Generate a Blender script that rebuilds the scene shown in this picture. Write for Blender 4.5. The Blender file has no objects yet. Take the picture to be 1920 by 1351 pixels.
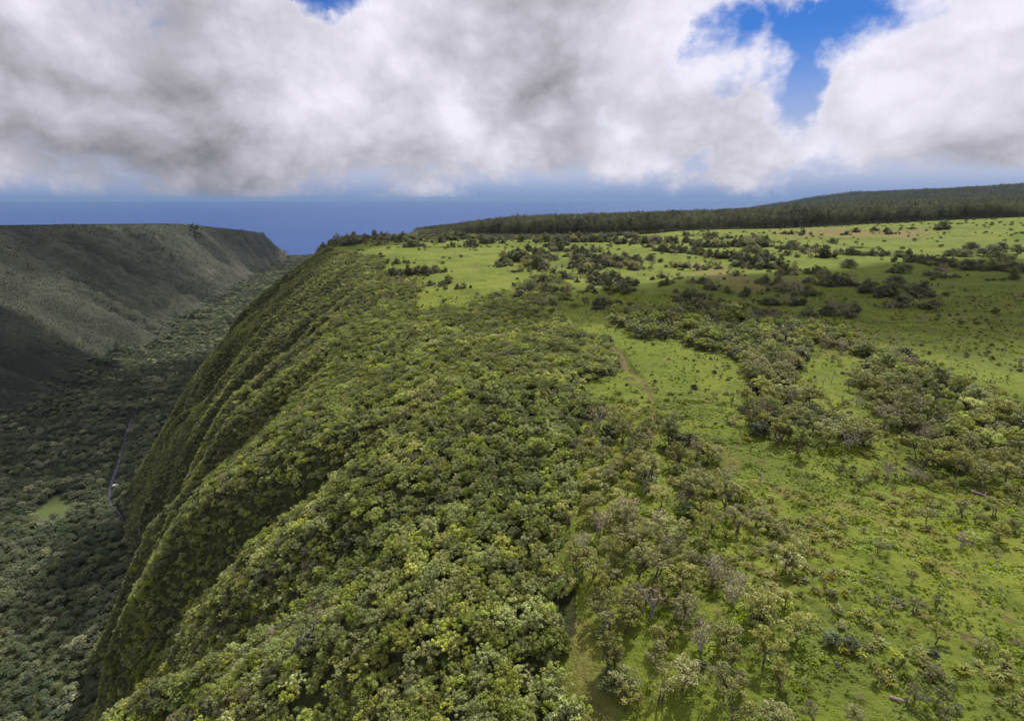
import bpy, math, random
import numpy as np
from mathutils import Vector
R = math.radians
scn = bpy.context.scene
COL = scn.collection
rng = np.random.default_rng(7)
random.seed(7)

# ------------------------------------------------------------------ camera, sky, sun, exposure
CAMZ = 450.0
PITCH = R(15.87)
cam_d = bpy.data.cameras.new('camera')
cam_d.sensor_width = 36.0; cam_d.lens = 20.0
cam_d.clip_start = 1.0; cam_d.clip_end = 400000.0
cam = bpy.data.objects.new('camera', cam_d); COL.objects.link(cam)
cam.location = (0, 0, CAMZ); cam.rotation_euler = (R(90) - PITCH, 0, 0)
scn.camera = cam

SUN_EL = R(56.0)
SUN_AZ = R(60.0)                      # measured from +X towards +Y
SUNV = np.array([math.cos(SUN_EL) * math.cos(SUN_AZ), math.cos(SUN_EL) * math.sin(SUN_AZ), math.sin(SUN_EL)])
sun_d = bpy.data.lights.new('sun', 'SUN'); sun_d.energy = 5.0; sun_d.angle = R(0.53); sun_d.color = (1.0, 0.955, 0.88)
sun = bpy.data.objects.new('sun', sun_d); COL.objects.link(sun)
sun.rotation_euler = Vector(SUNV).to_track_quat('Z', 'Y').to_euler()
sun.location = (300, 300, 900)

def pix_dir(px, py):
    """unit direction of a pixel of the 1920x1351 photograph"""
    r, d, f = px - 960.0, py - 675.5, 1066.7
    c, s = math.cos(PITCH), math.sin(PITCH)
    v = np.array([r, f * c - d * s, -(d * c + f * s)])
    return v / np.linalg.norm(v)

class NT:
    """small node-tree writer"""
    def __init__(self, tree): self.t = tree; self.n = tree.nodes; self.l = tree.links; self.n.clear()
    def node(self, kind, **kw):
        n = self.n.new(kind)
        for k, v in kw.items(): setattr(n, k, v)
        return n
    def set(self, sock, v):
        if v is None: return
        if isinstance(v, bpy.types.NodeSocket): self.l.new(v, sock)
        else:
            try: sock.default_value = v
            except Exception: sock.default_value = tuple(v) + (1.0,)
    def math(self, op, a, b=None, c=None, clamp=False):
        n = self.node('ShaderNodeMath', operation=op); n.use_clamp = clamp
        for i, v in enumerate((a, b, c)): self.set(n.inputs[i], v)
        return n.outputs[0]
    def vmath(self, op, a, b=None, out=0):
        n = self.node('ShaderNodeVectorMath', operation=op)
        self.set(n.inputs[0], a); self.set(n.inputs[1], b) if b is not None and op != 'SCALE' else None
        if op == 'SCALE': self.set(n.inputs['Scale'], b)
        return n.outputs[out]
    def noise(self, vec, scale, detail=4.0, rough=0.55, dist=0.0, lac=2.0):
        n = self.node('ShaderNodeTexNoise')
        self.set(n.inputs['Vector'], vec); self.set(n.inputs['Scale'], scale); self.set(n.inputs['Detail'], detail)
        self.set(n.inputs['Roughness'], rough); self.set(n.inputs['Distortion'], dist); self.set(n.inputs['Lacunarity'], lac)
        return n.outputs['Fac']
    def ramp(self, v, lo, hi, a=0.0, b=1.0, smooth=True):
        n = self.node('ShaderNodeMapRange'); n.interpolation_type = 'SMOOTHSTEP' if smooth else 'LINEAR'
        self.set(n.inputs[0], v); self.set(n.inputs[1], lo); self.set(n.inputs[2], hi); self.set(n.inputs[3], a); self.set(n.inputs[4], b)
        return n.outputs[0]
    def mix(self, f, a, b, blend='MIX'):
        n = self.node('ShaderNodeMix', data_type='RGBA', blend_type=blend)
        self.set(n.inputs[0], f); self.set(n.inputs[6], a); self.set(n.inputs[7], b)
        return n.outputs[2]
    def attr(self, name, out='Fac', kind='GEOMETRY'):
        n = self.node('ShaderNodeAttribute', attribute_name=name, attribute_type=kind); return n.outputs[out]

SKY_HOLES = [(1512, 128, 0.5, 4.8, -0.72), (1590, 75, 0.5, 4.8, -0.40), (1690, 12, 0.6, 5.0, -0.44), (1325, 85, 0.6, 4.6, -0.56), (1420, 60, 0.3, 3.5, -0.25), (1475, 40, 0.2, 2.8, -0.22), (1585, 112, 0.2, 1.9, 0.42),
             (607, -6, 0.6, 4.4, -0.70), (690, 20, 0.3, 2.4, -0.2), (842, 195, 0.1, 1.5, -0.26), (1166, 218, 0.1, 1.2, -0.30), (1298, 292, 0.2, 1.8, -0.34), (1540, 310, 0.4, 3.2, -0.25), (40, 345, 0.5, 5.0, -0.20),
             (250, 170, 8.0, 24.0, 0.30), (900, 120, 5.0, 14.0, 0.26), (1800, 170, 4.0, 10.0, 0.30), (1250, 200, 1.0, 6.0, 0.18), (1420, 230, 1.0, 5.0, 0.22), (600, 300, 3.0, 12.0, 0.2)]
SKY_TONES = [(180, 190, 3.0, 15.0, -0.20), (330, 270, 4.0, 20.0, -0.16), (420, 250, 2.0, 10.0, -0.12), (700, 315, 2.0, 9.0, -0.20), (300, 320, 3.0, 12.0, -0.10), (560, 110, 2.0, 9.0, 0.16), (640, 215, 1.0, 7.0, 0.16), (60, 60, 2.0, 10.0, -0.02),
             (1010, 60, 1.0, 7.0, -0.26), (1050, 200, 1.0, 6.5, -0.26), (1090, 290, 0.5, 4.5, -0.20), (1240, 110, 1.0, 6.0, 0.12), (850, 235, 0.5, 4.0, 0.26), (960, 290, 0.5, 3.0, 0.20), (1870, 205, 1.0, 6.5, -0.24), (1400, 265, 1.0, 6.0, -0.08),
             (1700, 200, 2.0, 10.0, 0.10), (1450, 200, 6.0, 24.0, 0.12), (1780, 90, 2.0, 8.0, 0.14), (1130, 330, 0.4, 2.0, 0.2)]
# ---- world: physical sky with a broken cloud deck seen by direction
w = bpy.data.worlds.new('World'); scn.world = w; w.use_nodes = True
N = NT(w.node_tree)
sky = N.node('ShaderNodeTexSky', sky_type='NISHITA'); sky.sun_disc = False
sky.sun_elevation = SUN_EL; sky.sun_rotation = R(90) - SUN_AZ
sky.altitude = 450; sky.air_density = 1.0; sky.dust_density = 0.6; sky.ozone_density = 2.5
tc = N.node('ShaderNodeTexCoord')
D = tc.outputs['Generated']
sep = N.node('ShaderNodeSeparateXYZ'); N.set(sep.inputs[0], D)
dz = N.math('MAXIMUM', sep.outputs[2], 0.0)
wob = N.node('ShaderNodeTexNoise'); N.set(wob.inputs['Vector'], D); N.set(wob.inputs['Scale'], 5.5); N.set(wob.inputs['Detail'], 7.0); N.set(wob.inputs['Roughness'], 0.6)
warp = N.vmath('SUBTRACT', wob.outputs['Color'], (0.5, 0.5, 0.5))
Dw = N.vmath('NORMALIZE', N.vmath('ADD', D, N.vmath('SCALE', warp, 0.24)))
Ds = N.vmath('NORMALIZE', N.vmath('ADD', D, N.vmath('SCALE', warp, 0.07)))
def blobs(lst, vec):
    """directions of the sky (photograph pixel, inner and outer radius in degrees, amount)"""
    t = None
    for px, py, a, b, amt in lst:
        x = N.ramp(N.vmath('DOT_PRODUCT', vec, tuple(pix_dir(px, py)), 1), math.cos(R(b)), math.cos(R(a)), 0.0, amt)
        t = x if t is None else N.math('ADD', t, x)
    return t
Q = N.vmath('MULTIPLY', D, (1.0, 1.0, 1.45))
f1 = N.noise(Q, 4.2, 11.0, 0.60, 0.35)
f2 = N.noise(N.vmath('ADD', Q, (0.030, 0.018, 0.055)), 4.2, 6.0, 0.50, 0.35)
f0 = N.noise(Q, 2.1, 3.0, 0.5)
vo = N.node('ShaderNodeTexVoronoi', feature='F1'); N.set(vo.inputs['Vector'], N.vmath('ADD', Q, N.vmath('SCALE', warp, 0.10))); vo.inputs['Scale'].default_value = 11.0
try: vo.inputs['Detail'].default_value = 3.0; vo.inputs['Roughness'].default_value = 0.55
except Exception: pass
puff = N.math('SUBTRACT', 0.62, vo.outputs['Distance'])
holes = blobs(SKY_HOLES, Dw)
low = N.ramp(N.math('ADD', dz, N.math('ADD', N.math('MULTIPLY', N.math('SUBTRACT', f1, 0.5), 0.15), N.math('MULTIPLY', N.math('SUBTRACT', f0, 0.5), 0.12))), -0.016, 0.085, -0.66, 0.06)
cv0 = N.math('ADD', N.math('ADD', N.math('ADD', 0.80, N.math('MULTIPLY', puff, 0.40)), N.math('MULTIPLY', N.math('SUBTRACT', f1, 0.5), 2.0)), holes)
cv = N.math('ADD', cv0, low)
cover = N.ramp(cv, -0.06, 0.66)
lit = N.math('MULTIPLY', N.math('SUBTRACT', f1, f2), 1.7)
L = N.math('ADD', N.math('ADD', 0.74, lit), N.math('MULTIPLY', N.math('SUBTRACT', f0, 0.5), 0.35))
L = N.math('ADD', L, blobs(SKY_TONES, Ds))
L = N.math('ADD', L, N.math('MULTIPLY', N.math('SUBTRACT', N.noise(Q, 13.0, 7.0, 0.6, 0.6), 0.5), 0.42))
L = N.math('ADD', L, N.ramp(dz, 0.02, 0.12, -0.10, 0.0))
L = N.math('ADD', L, N.math('MULTIPLY', puff, 0.36))
L = N.math('ADD', L, N.ramp(cv0, 0.35, 0.75, 0.22, 0.0))          # thin rims let more light through
ccol = N.mix(N.ramp(L, -0.42, 1.02, 0.0, 1.0, False), (0.150, 0.148, 0.168), (0.81, 0.785, 0.875))
skyc = N.mix(1.0, sky.outputs[0], (0.017, 0.040, 0.080), 'MULTIPLY')
skyc = N.mix(N.ramp(dz, 0.04, 0.24, 0.95, 0.0), skyc, N.mix(N.ramp(dz, 0.0, 0.045), (0.225, 0.305, 0.520), (0.45, 0.495, 0.65)))
full = N.mix(cover, skyc, ccol)
bg = N.node('ShaderNodeBackground'); N.set(bg.inputs[0], full); bg.inputs[1].default_value = 1.0
wo = N.node('ShaderNodeOutputWorld'); N.l.new(bg.outputs[0], wo.inputs[0])
try:
    w.cycles.sampling_method = 'MANUAL'; w.cycles.sample_map_resolution = 512
except Exception: pass

vs = scn.view_settings
scn.display_settings.display_device = 'sRGB'
vs.view_transform = 'Standard'; vs.look = 'None'; vs.exposure = 0.16; vs.gamma = 1.0; vs.use_curve_mapping = False
scn.render.engine = 'CYCLES'
cy = scn.cycles
cy.max_bounces = 4; cy.diffuse_bounces = 2; cy.glossy_bounces = 1; cy.transmission_bounces = 2; cy.transparent_max_bounces = 6; cy.volume_bounces = 0
cy.use_adaptive_sampling = True; cy.adaptive_threshold = 0.02
cy.use_denoising = True
try: cy.denoiser = 'OPENIMAGEDENOISE'; cy.denoising_input_passes = 'RGB_ALBEDO_NORMAL'; cy.denoising_prefilter = 'FAST'
except Exception: pass
cy.sample_clamp_indirect = 6.0
# ------------------------------------------------------------------ terrain height field
def hash2(ix, iy, seed):
    n = (ix.astype(np.int64) * 374761393 + iy.astype(np.int64) * 668265263 + seed * 974634777) & 0x7fffffff
    n = ((n ^ (n >> 13)) * 1274126177) & 0x7fffffff
    return ((n ^ (n >> 16)) & 0xffff) / 65535.0
def vnoise(x, y, seed=0):
    x = np.asarray(x, float); y = np.asarray(y, float)
    ix = np.floor(x); iy = np.floor(y); fx = x - ix; fy = y - iy
    fx = fx * fx * fx * (fx * (fx * 6 - 15) + 10); fy = fy * fy * fy * (fy * (fy * 6 - 15) + 10)
    a = hash2(ix, iy, seed); b = hash2(ix + 1, iy, seed); c = hash2(ix, iy + 1, seed); d = hash2(ix + 1, iy + 1, seed)
    return (a + (b - a) * fx) * (1 - fy) + (c + (d - c) * fx) * fy        # 0..1
def fbm(x, y, seed=0, oct=4, gain=0.5):
    s = 0.0; a = 1.0; t = 0.0
    for k in range(oct):
        s = s + a * (vnoise(x * 2 ** k + 17.3 * k, y * 2 ** k - 9.1 * k, seed + k) - 0.5); t += a; a *= gain
    return s / t * 2.0                                                     # about -1..1
def sstep(a, b, x):
    t = np.clip((x - a) / (b - a), 0, 1); return t * t * (3 - 2 * t)
def table(pts, sm=0.0):
    xs, ys = np.array(pts, float).T
    if not sm: return lambda v: np.interp(v, xs, ys)
    g = np.arange(xs[0] - 4 * sm, xs[-1] + 4 * sm, sm / 6)
    k = np.exp(-0.5 * (np.arange(-18, 19) / 6.0) ** 2); k /= k.sum()
    v = np.interp(g, xs, ys)
    # keep end slopes
    v = np.where(g < xs[0], ys[0] + (g - xs[0]) * (ys[1] - ys[0]) / (xs[1] - xs[0]), v)
    v = np.where(g > xs[-1], ys[-1] + (g - xs[-1]) * (ys[-1] - ys[-2]) / (xs[-1] - xs[-2]), v)
    v = np.convolve(np.pad(v, 18, mode='edge'), k, mode='valid')
    return lambda q: np.interp(q, g, v)
# near rim, X as a function of Y
rimN = table([(-1500, 520), (-300, 150), (50, 30), (260, -46), (539, -158), (725, -238), (850, -262), (1000, -235), (1200, -215), (1600, -260), (2300, -380), (2700, -460), (5000, -900)], 40)
widN = table([(-1000, 240), (120, 240), (261, 252), (420, 260), (500, 270), (592, 292), (720, 284), (800, 262), (900, 270), (1100, 330), (2000, 400), (5000, 600)], 25)
fallN = table([(-.6, 0.0), (-.3, -.002), (0, 0.008), (.143, .050), (.393, .205), (.647, .480), (.857, .835), (.95, .96), (1.03, 1.0), (3, 1.0)], 0.035)
fallB = table([(-.6, 0.0), (-.2, 0.0), (0, 0.014), (.143, .112), (.393, .318), (.647, .575), (.857, .850), (.95, .96), (1.03, 1.0), (3, 1.0)], 0.03)
floorZ = table([(-2000, 110), (300, 66), (700, 60), (2500, 38), (3750, 18), (4650, 1), (4900, -12), (9000, -40)], 80)
rimF = table([(-1500, -1480), (900, -1530), (1800, -1577), (3000, -1671), (4000, -1745), (4300, -1850), (4650, -2050), (6000, -3400)], 90)
footF = table([(-1500, -800), (300, -850), (900, -880), (1656, -1015), (2450, -1200), (3300, -1440), (3750, -1545), (4300, -1640), (4700, -1830), (6000, -3000)], 90)
rimFz = table([(-1500, 430), (900, 402), (1800, 377), (3000, 330), (4000, 232), (4300, 200), (4700, 60), (5000, -20), (9000, -60)], 90)
fallF = table([(-2, 0), (0, 0.015), (.15, .10), (.45, .42), (.75, .76), (1.0, .985), (1.1, 1.0), (3, 1.0)], 0.06)

def plateau(x, y):
    near = 400 - 0.006 * y + 0.020 * np.clip(x, 0, 2200) * sstep(300, 1000, y) + 0.012 * np.clip(x, -600, 2200) * sstep(0, 300, x)
    far = 342 + 0.047 * np.minimum(x, 1500) + 0.020 * np.clip(x - 1500, 0, 4500)
    t = sstep(700, 2600, y)
    z = near * (1 - t) + far * t
    z = z + np.maximum(y - 2500, 0) * (-0.10 + 0.000034 * np.clip(x, -600, 3200))
    # far hill behind the plantation
    z = z + 60 * np.exp(-((x - 4600) / 1300) ** 2 - ((y - 4700) / 900) ** 2)
    z = z + 16 * fbm(x / 900, y / 700, 5, 3) * sstep(900, 1800, y)
    # pasture swells and shallow draws running across
    m = sstep(120, 300, y) * (1 - sstep(850, 1000, y))
    z = z + m * (4.2 * fbm(x / 150, y / 75, 11, 3) - 2.2 * np.exp(-((fbm(x / 260 + 3, y / 90, 21, 2)) / 0.10) ** 2))
    return z
TRACK = []                       # filled below: centre line of the dirt track (x, y)
def base_height(x, y):
    x = np.asarray(x, float); y = np.asarray(y, float)
    zp = plateau(x, y)
    rx = rimN(y)
    u = y + 0.35 * (x - rx) + 16 * fbm(x / 75, y / 75, 29, 2)
    s = (rx - x) * 0.942
    W = widN(u)
    fl = floorZ(y)
    amp = sstep(5, 90, s) * (1 - 0.5 * sstep(0.8, 1.1, s / W))
    g = 0.62 * fbm(u / 85, s / 500, 31, 2) + 0.34 * fbm(u / 34 + 5, s / 200, 37, 2)
    g = np.where(g < 0, g * 0.4, g) + 0.34 * np.exp(-(fbm(u / 95 + 2, s / 420, 33, 3) / 0.13) ** 2) + 0.13 * np.exp(-(fbm(u / 38 + 7, s / 160, 35, 3) / 0.14) ** 2) * sstep(-.3, .5, fbm(x / 90, y / 90, 36, 2))
    q = (s + amp * ((48 + 26 * sstep(250, 450, u)) * g)) / W
    tb = sstep(230, 470, u); near = zp - (zp - fl) * (fallN(q) * (1 - tb) + fallB(q) * tb)
    near = near + amp * 2.2 * fbm(x / 16, y / 16, 41, 3) * sstep(20, 60, s)
    # far wall
    rf = rimF(y); ff = footF(y)
    uf = y - 0.25 * (x - rf)
    sf = (x - rf) / np.maximum(ff - rf, 60)
    af = sstep(-0.05, 0.25, sf) * (1 - 0.75 * sstep(0.8, 1.12, sf))
    gf = 1 - np.abs(fbm(uf / 190 + 0.3 * sf, sf * 0.5, 51, 2)) * 2.2
    gf2 = 1 - np.abs(fbm(uf / 62 + 0.4 * sf, sf * 0.8, 57, 2)) * 2.6
    zr = rimFz(y) - 0.045 * np.maximum(rf - x, 0)
    far = zr - (zr - fl) * fallF(sf) + af * (44 * (gf - 0.5) + 32 * (gf2 - 0.5)) + 5 * fbm(x / 90, y / 90, 61, 3) * sstep(-.4, .3, sf)
    far = np.where(x > footF(y) + 260, -200.0, far)
    flo = fl + 3.0 * fbm(x / 120, y / 120, 71, 3) * (1 - sstep(3500, 4600, y)) + 0.02 * np.abs(x - streamX(y)) * (1 - sstep(3500, 4600, y))
    def smax(a, b, k):
        h = np.clip(0.5 + 0.5 * (a - b) / k, 0, 1); return b + (a - b) * h + k * h * (1 - h)
    z = smax(smax(near, flo, 10.0), far, 14.0)
    # land falls to the sea beyond the shore
    shore = 4750 + 0.0 * x + 900 * sstep(-600, 800, x) + 260 * fbm(x / 500, y / 500, 81, 2)
    z = np.where(x > -3500, z - 520 * sstep(0, 700, y - shore) * sstep(-1400, -600, x), z)
    return z
streamX = table([(-1500, -120), (200, -300), (355, -353), (540, -396), (561, -419), (590, -444), (604, -464), (646, -501), (672, -532), (716, -563), (773, -592), (880, -650), (976, -700), (1250, -800), (2150, -1060), (3750, -1470), (4700, -1700)], 8)
def height(x, y):
    x = np.asarray(x, float); y = np.asarray(y, float)
    z = base_height(x, y)
    # stream bed
    ds = np.abs(x - streamX(y)) * 0.85
    z = z - 2.2 * (1 - sstep(4, 11, ds)) * (1 - sstep(4300, 4600, y))
    rr = np.hypot(x, y)
    sl = (rimN(y) - x)
    gz = (1 - sstep(250, 700, rr)) * (1 - sstep(-10, 30, sl))
    k_ = gz > 0; xo, yo, ro = x, y, rr; x, y, rr = x[k_], y[k_], rr[k_]
    add = np.zeros(np.shape(xo)); add[k_] = gz[k_] * (0.55 * fbm(x / 7.5, y / 5.5, 91, 3) + 0.20 * fbm(x / 1.9, y / 1.9, 95, 2) + (1 - sstep(120, 300, rr)) * 0.48 * np.maximum(fbm(x / 1.05, y / 1.05, 97, 2), -0.1))
    x, y = xo, yo; z = z + add
    if len(TRACK):
        z = np.array(z); tx_, ty_ = np.array(TRACK).T; m_ = (x > tx_.min() - 6) & (x < tx_.max() + 6) & (y > ty_.min() - 6) & (y < ty_.max() + 6)
        if m_.any():
            d, t = track_dist(x[m_], y[m_]); cut = np.interp(t, TRK_T, TRK_CUT); wd = np.interp(t, TRK_T, TRK_W)
            z[m_] = z[m_] - cut * (1 - sstep(wd * 0.75, wd * 1.5, d))
    return z
def track_dist(x, y):
    best = np.full(np.shape(x), 1e9); bt = np.zeros(np.shape(x)); acc = 0.0
    for (x0, y0), (x1, y1) in zip(TRACK[:-1], TRACK[1:]):
        L = math.hypot(x1 - x0, y1 - y0); tx, ty = (x1 - x0) / L, (y1 - y0) / L
        p = np.clip((x - x0) * tx + (y - y0) * ty, 0, L)
        d = np.hypot(x - x0 - p * tx, y - y0 - p * ty)
        m = d < best; best = np.where(m, d, best); bt = np.where(m, acc + p, bt); acc += L
    return best, bt
_GR = 36.0 * np.exp(np.linspace(0, math.log(9000 / 36.0), 640)); _GA = np.radians(np.linspace(-58, 58, 480)); _GH = []
def ground(px, py):
    """points of the terrain seen at pixels of the photograph: each sight line is walked along its own bearing"""
    if not _GH:
        a, r = np.meshgrid(_GA, _GR, indexing='ij'); _GH.append(base_height(r * np.sin(a), r * np.cos(a)))
    px = np.atleast_1d(np.asarray(px, float)); py = np.atleast_1d(np.asarray(py, float))
    rr, d, f = px - 960.0, py - 675.5, 1066.7
    c, s = math.cos(PITCH), math.sin(PITCH)
    vx, vy, vz = rr, f * c - d * s, -(d * c + f * s)
    az_ = np.arctan2(vx, vy); tn = vz / np.hypot(vx, vy)
    k = np.clip((az_ - _GA[0]) / (_GA[1] - _GA[0]), 0, len(_GA) - 1.001); k0 = k.astype(int); w_ = (k - k0)[:, None]
    H = _GH[0][k0] * (1 - w_) + _GH[0][k0 + 1] * w_
    gap = CAMZ + tn[:, None] * _GR[None] - H
    below = gap < 0; hit = below.any(1); n = np.maximum(np.argmax(below, 1), 1); n = np.where(hit, n, len(_GR) - 1)
    ii = np.arange(len(px)); g0 = gap[ii, n - 1]; g1 = gap[ii, n]; t = np.clip(g0 / np.maximum(g0 - g1, 1e-6), 0, 1)
    r = _GR[n - 1] + (_GR[n] - _GR[n - 1]) * t
    return np.stack([r * np.sin(az_), r * np.cos(az_), CAMZ + tn * r], 1), hit
def project(x, y, z):
    """photograph pixel of a world point"""
    c, s = math.cos(PITCH), math.sin(PITCH)
    zz = z - CAMZ
    dep = y * c - zz * s; up = y * s + zz * c
    return 960 + 1066.7 * x / dep, 675.5 - 1066.7 * up / dep, dep
# ------------------------------------------------------------------ dirt track and land cover, traced on the ground
def gxy(pts):
    p, h = ground([a for a, b in pts], [b for a, b in pts]); return [(float(a), float(b)) for a, b, c in p]
_trk_px = [(1040, 580), (1062, 602), (1088, 622), (1118, 641), (1150, 650), (1163, 660), (1169, 672), (1176, 685), (1188, 696), (1203, 707), (1212, 722), (1222, 745), (1228, 775)]
TRK_RAW = gxy(_trk_px)
def densify(pts, n=6):
    pts = np.array(pts); out = []
    ext = np.vstack([2 * pts[0] - pts[1], pts, 2 * pts[-1] - pts[-2]])
    for i in range(1, len(ext) - 2):
        p0, p1, p2, p3 = ext[i - 1:i + 3]
        for k in range(n):
            t = k / n
            out.append(0.5 * ((2 * p1) + (-p0 + p2) * t + (2 * p0 - 5 * p1 + 4 * p2 - p3) * t * t + (-p0 + 3 * p1 - 3 * p2 + p3) * t ** 3))
    out.append(pts[-1]); return [tuple(map(float, q)) for q in out]
_seg = np.concatenate([[0], np.cumsum([math.dist(a, b) for a, b in zip(TRK_RAW[:-1], TRK_RAW[1:])])])
TRACK = densify(TRK_RAW, 4)
TRK_T = _seg
TRK_CUT = np.array([0.05, 0.1, 0.15, 0.15, 0.25, 0.5, 1.0, 1.3, 1.2, 0.6, 0.25, 0.15, 0.0])
TRK_W = np.array([0.5, 0.55, 0.6, 0.6, 0.8, 1.2, 1.5, 1.4, 1.2, 0.9, 0.9, 0.7, 0.4])

def inpoly(x, y, poly):
    x = np.asarray(x); y = np.asarray(y); r = np.zeros(x.shape, bool); n = len(poly); j = n - 1
    for i in range(n):
        xi, yi = poly[i]; xj, yj = poly[j]
        if yi != yj:
            r ^= ((yi > y) != (yj > y)) & (x < (xj - xi) * (y - yi) / (yj - yi) + xi)
        j = i
    return r
# edge of the cliff forest on the plateau side, top to bottom
_edge = [(597, 457), (623, 473), (713, 485), (727, 511), (750, 522), (797, 533), (780, 562), (777, 592), (813, 587), (847, 570), (863, 583), (880, 570), (960, 550), (1000, 522), (1050, 522), (1060, 548),
         (1030, 580), (1062, 600), (1097, 633), (1143, 648), (1148, 680), (1150, 706), (1080, 722), (1100, 745), (1140, 782), (1085, 800), (1070, 850), (1075, 930), (1060, 1010), (1050, 1100), (1040, 1180), (1010, 1240), (1020, 1351)]
CLIFF_EDGE = gxy(_edge)
CLIFF_POLY = [(-262, 850)] + CLIFF_EDGE + [(10, 20), (40, -100), (200, -700), (-900, -700), (-900, 300), (-700, 900), (-900, 3000), (-500, 3000), (-262, 1000)]
MID_POLY = gxy([(1143, 590), (1148, 612), (1180, 625), (1213, 638), (1260, 635), (1312, 659), (1351, 669), (1392, 679), (1388, 698), (1422, 727), (1392, 763), (1406, 802), (1443, 830), (1495, 850), (1576, 850),
                (1640, 850), (1700, 862), (1810, 915), (1990, 985), (1990, 800), (1883, 777), (1810, 738), (1732, 702), (1680, 668), (1640, 670), (1602, 633), (1537, 617), (1420, 607), (1411, 593), (1312, 577), (1273, 588), (1208, 583)])
MID_GAP = gxy([(1515, 650), (1560, 655), (1633, 672), (1630, 700), (1600, 730), (1640, 790), (1700, 830), (1640, 845), (1590, 790), (1520, 760), (1480, 715)])
LOW_POLY = gxy([(1100, 800), (1160, 800), (1230, 800), (1300, 830), (1360, 880), (1400, 930), (1470, 990), (1500, 1080), (1490, 1180), (1530, 1260), (1580, 1380), (1020, 1380), (1040, 1180), (1060, 1010), (1075, 930)])
DRY_POLY = gxy([(1300, 492), (1360, 505), (1400, 520), (1440, 530), (1440, 548), (1380, 545), (1330, 520), (1295, 505)])
DRY2_POLY = gxy([(1450, 437), (1560, 428), (1745, 428), (1730, 446), (1600, 445), (1460, 444)])
SOIL_SPOTS = [(g[0], g[1], r) for g, r in zip(gxy([(1180, 711), (1190, 722), (1215, 730), (1226, 783), (1222, 776), (1380, 835), (1427, 865), (1240, 920), (1375, 875), (1520, 965), (1540, 972), (1818, 1205), (1730, 1155), (1890, 1160)]),
                                              [1.8, 2.0, 1.6, 1.6, 1.1, 1.1, 1.1, 1.4, 1.0, 1.0, 1.0, 1.2, 0.8, 0.7])]
WHEEL = densify(gxy([(1225, 790), (1290, 815), (1345, 845), (1410, 890), (1480, 925), (1560, 945), (1620, 965), (1700, 1010), (1790, 1075), (1920, 1180), (2050, 1300)]), 5)
PATH2 = densify(gxy([(1075, 1180), (1085, 1230), (1100, 1290), (1125, 1351), (1150, 1420)]), 5)
def line_dist(x, y, line):
    x = np.asarray(x); y = np.asarray(y); best = np.full(np.shape(x), 1e9); lx, ly = np.array(line).T; m = (x > lx.min() - 12) & (x < lx.max() + 12) & (y > ly.min() - 12) & (y < ly.max() + 12)
    if not m.any(): return best
    best[m] = _line_dist(x[m], y[m], line); return best
def _line_dist(x, y, line):
    best = np.full(np.shape(x), 1e9)
    for (x0, y0), (x1, y1) in zip(line[:-1], line[1:]):
        L = math.hypot(x1 - x0, y1 - y0) or 1e-6; tx, ty = (x1 - x0) / L, (y1 - y0) / L
        p = np.clip((x - x0) * tx + (y - y0) * ty, 0, L)
        best = np.minimum(best, np.hypot(x - x0 - p * tx, y - y0 - p * ty))
    return best
def covers(x, y):
    """wood, soil, dry, wall, floor masks"""
    jx = x + 5.0 * fbm(x / 9, y / 9, 101, 3); jy = y + 7.0 * fbm(x / 9, y / 9, 103, 3)
    rr = np.hypot(x, y)
    s = rimN(y) - x
    wood = (inpoly(jx, jy, CLIFF_POLY) | (s > 20)).astype(float)
    wood = np.maximum(wood, 0.40 * (inpoly(jx, jy, MID_POLY) & ~inpoly(jx, jy, MID_GAP)))
    front = plant_front(x)
    wood = np.maximum(wood, (y > front - 4 + 3 * fbm(x / 20, y / 20, 7, 2)).astype(float))
    soil = np.zeros_like(wood)
    near = rr < 420
    if near.any():
        xs, ys = x[near], y[near]
        d, t = track_dist(xs, ys)
        wdt = np.interp(t, TRK_T, TRK_W)
        q = 0.75 * (1 - sstep(0.5, 1.15, d / wdt + 0.6 * fbm(xs / 1.2, ys / 1.2, 111, 2)))
        for sx, sy, r in SOIL_SPOTS:
            dd = np.hypot((xs - sx), (ys - sy) * 0.8) / r + 0.9 * fbm(xs / 1.5, ys / 1.5, 117, 3)
            q = np.maximum(q, 1 - sstep(0.55, 1.0, dd))
        p2 = line_dist(xs, ys, PATH2)
        q = np.maximum(q, (1 - sstep(0.3, 1.4, p2 + 1.6 * fbm(xs / 2, ys / 2, 119, 3))) * 0.25)
        soil[near] = q
    dry = np.zeros_like(wood)
    dry[inpoly(jx, jy, DRY_POLY)] = 0.8
    dry[inpoly(x + 4 * (jx - x), y + 4 * (jy - y), DRY2_POLY)] = 1.0
    if near.any():
        wd = line_dist(x[near], y[near], WHEEL)
        rut = np.exp(-((wd - 0.85) / 0.35) ** 2) * 0.9 + np.exp(-(wd / 2.2) ** 2) * 0.35
        dry[near] = np.maximum(dry[near], rut * sstep(-0.5, 0.3, fbm(x[near] / 9, y[near] / 9, 121, 2) + 0.25))
        dry[near] = np.maximum(dry[near], 0.6 * (1 - sstep(0.5, 3.2, line_dist(x[near], y[near], PATH2) + 2.2 * fbm(x[near] / 2.5, y[near] / 2.5, 123, 3))))
    wall = sstep(60, 140, s)                       # valley side of the rim
    sf = (x - rimF(y)) / np.maximum(footF(y) - rimF(y), 60)
    far = (1 - sstep(0.98, 1.15, sf + 0.06 * fbm(x / 60, y / 60, 131, 3))) * (s > 100)
    return wood, soil, dry, wall, far
_fr = table([(-700, 1000), (-120, 905), (100, 880), (390, 890), (560, 945), (800, 1010), (1000, 1020), (4000, 1100)], 40)
def plant_front(x): return _fr(x)

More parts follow.
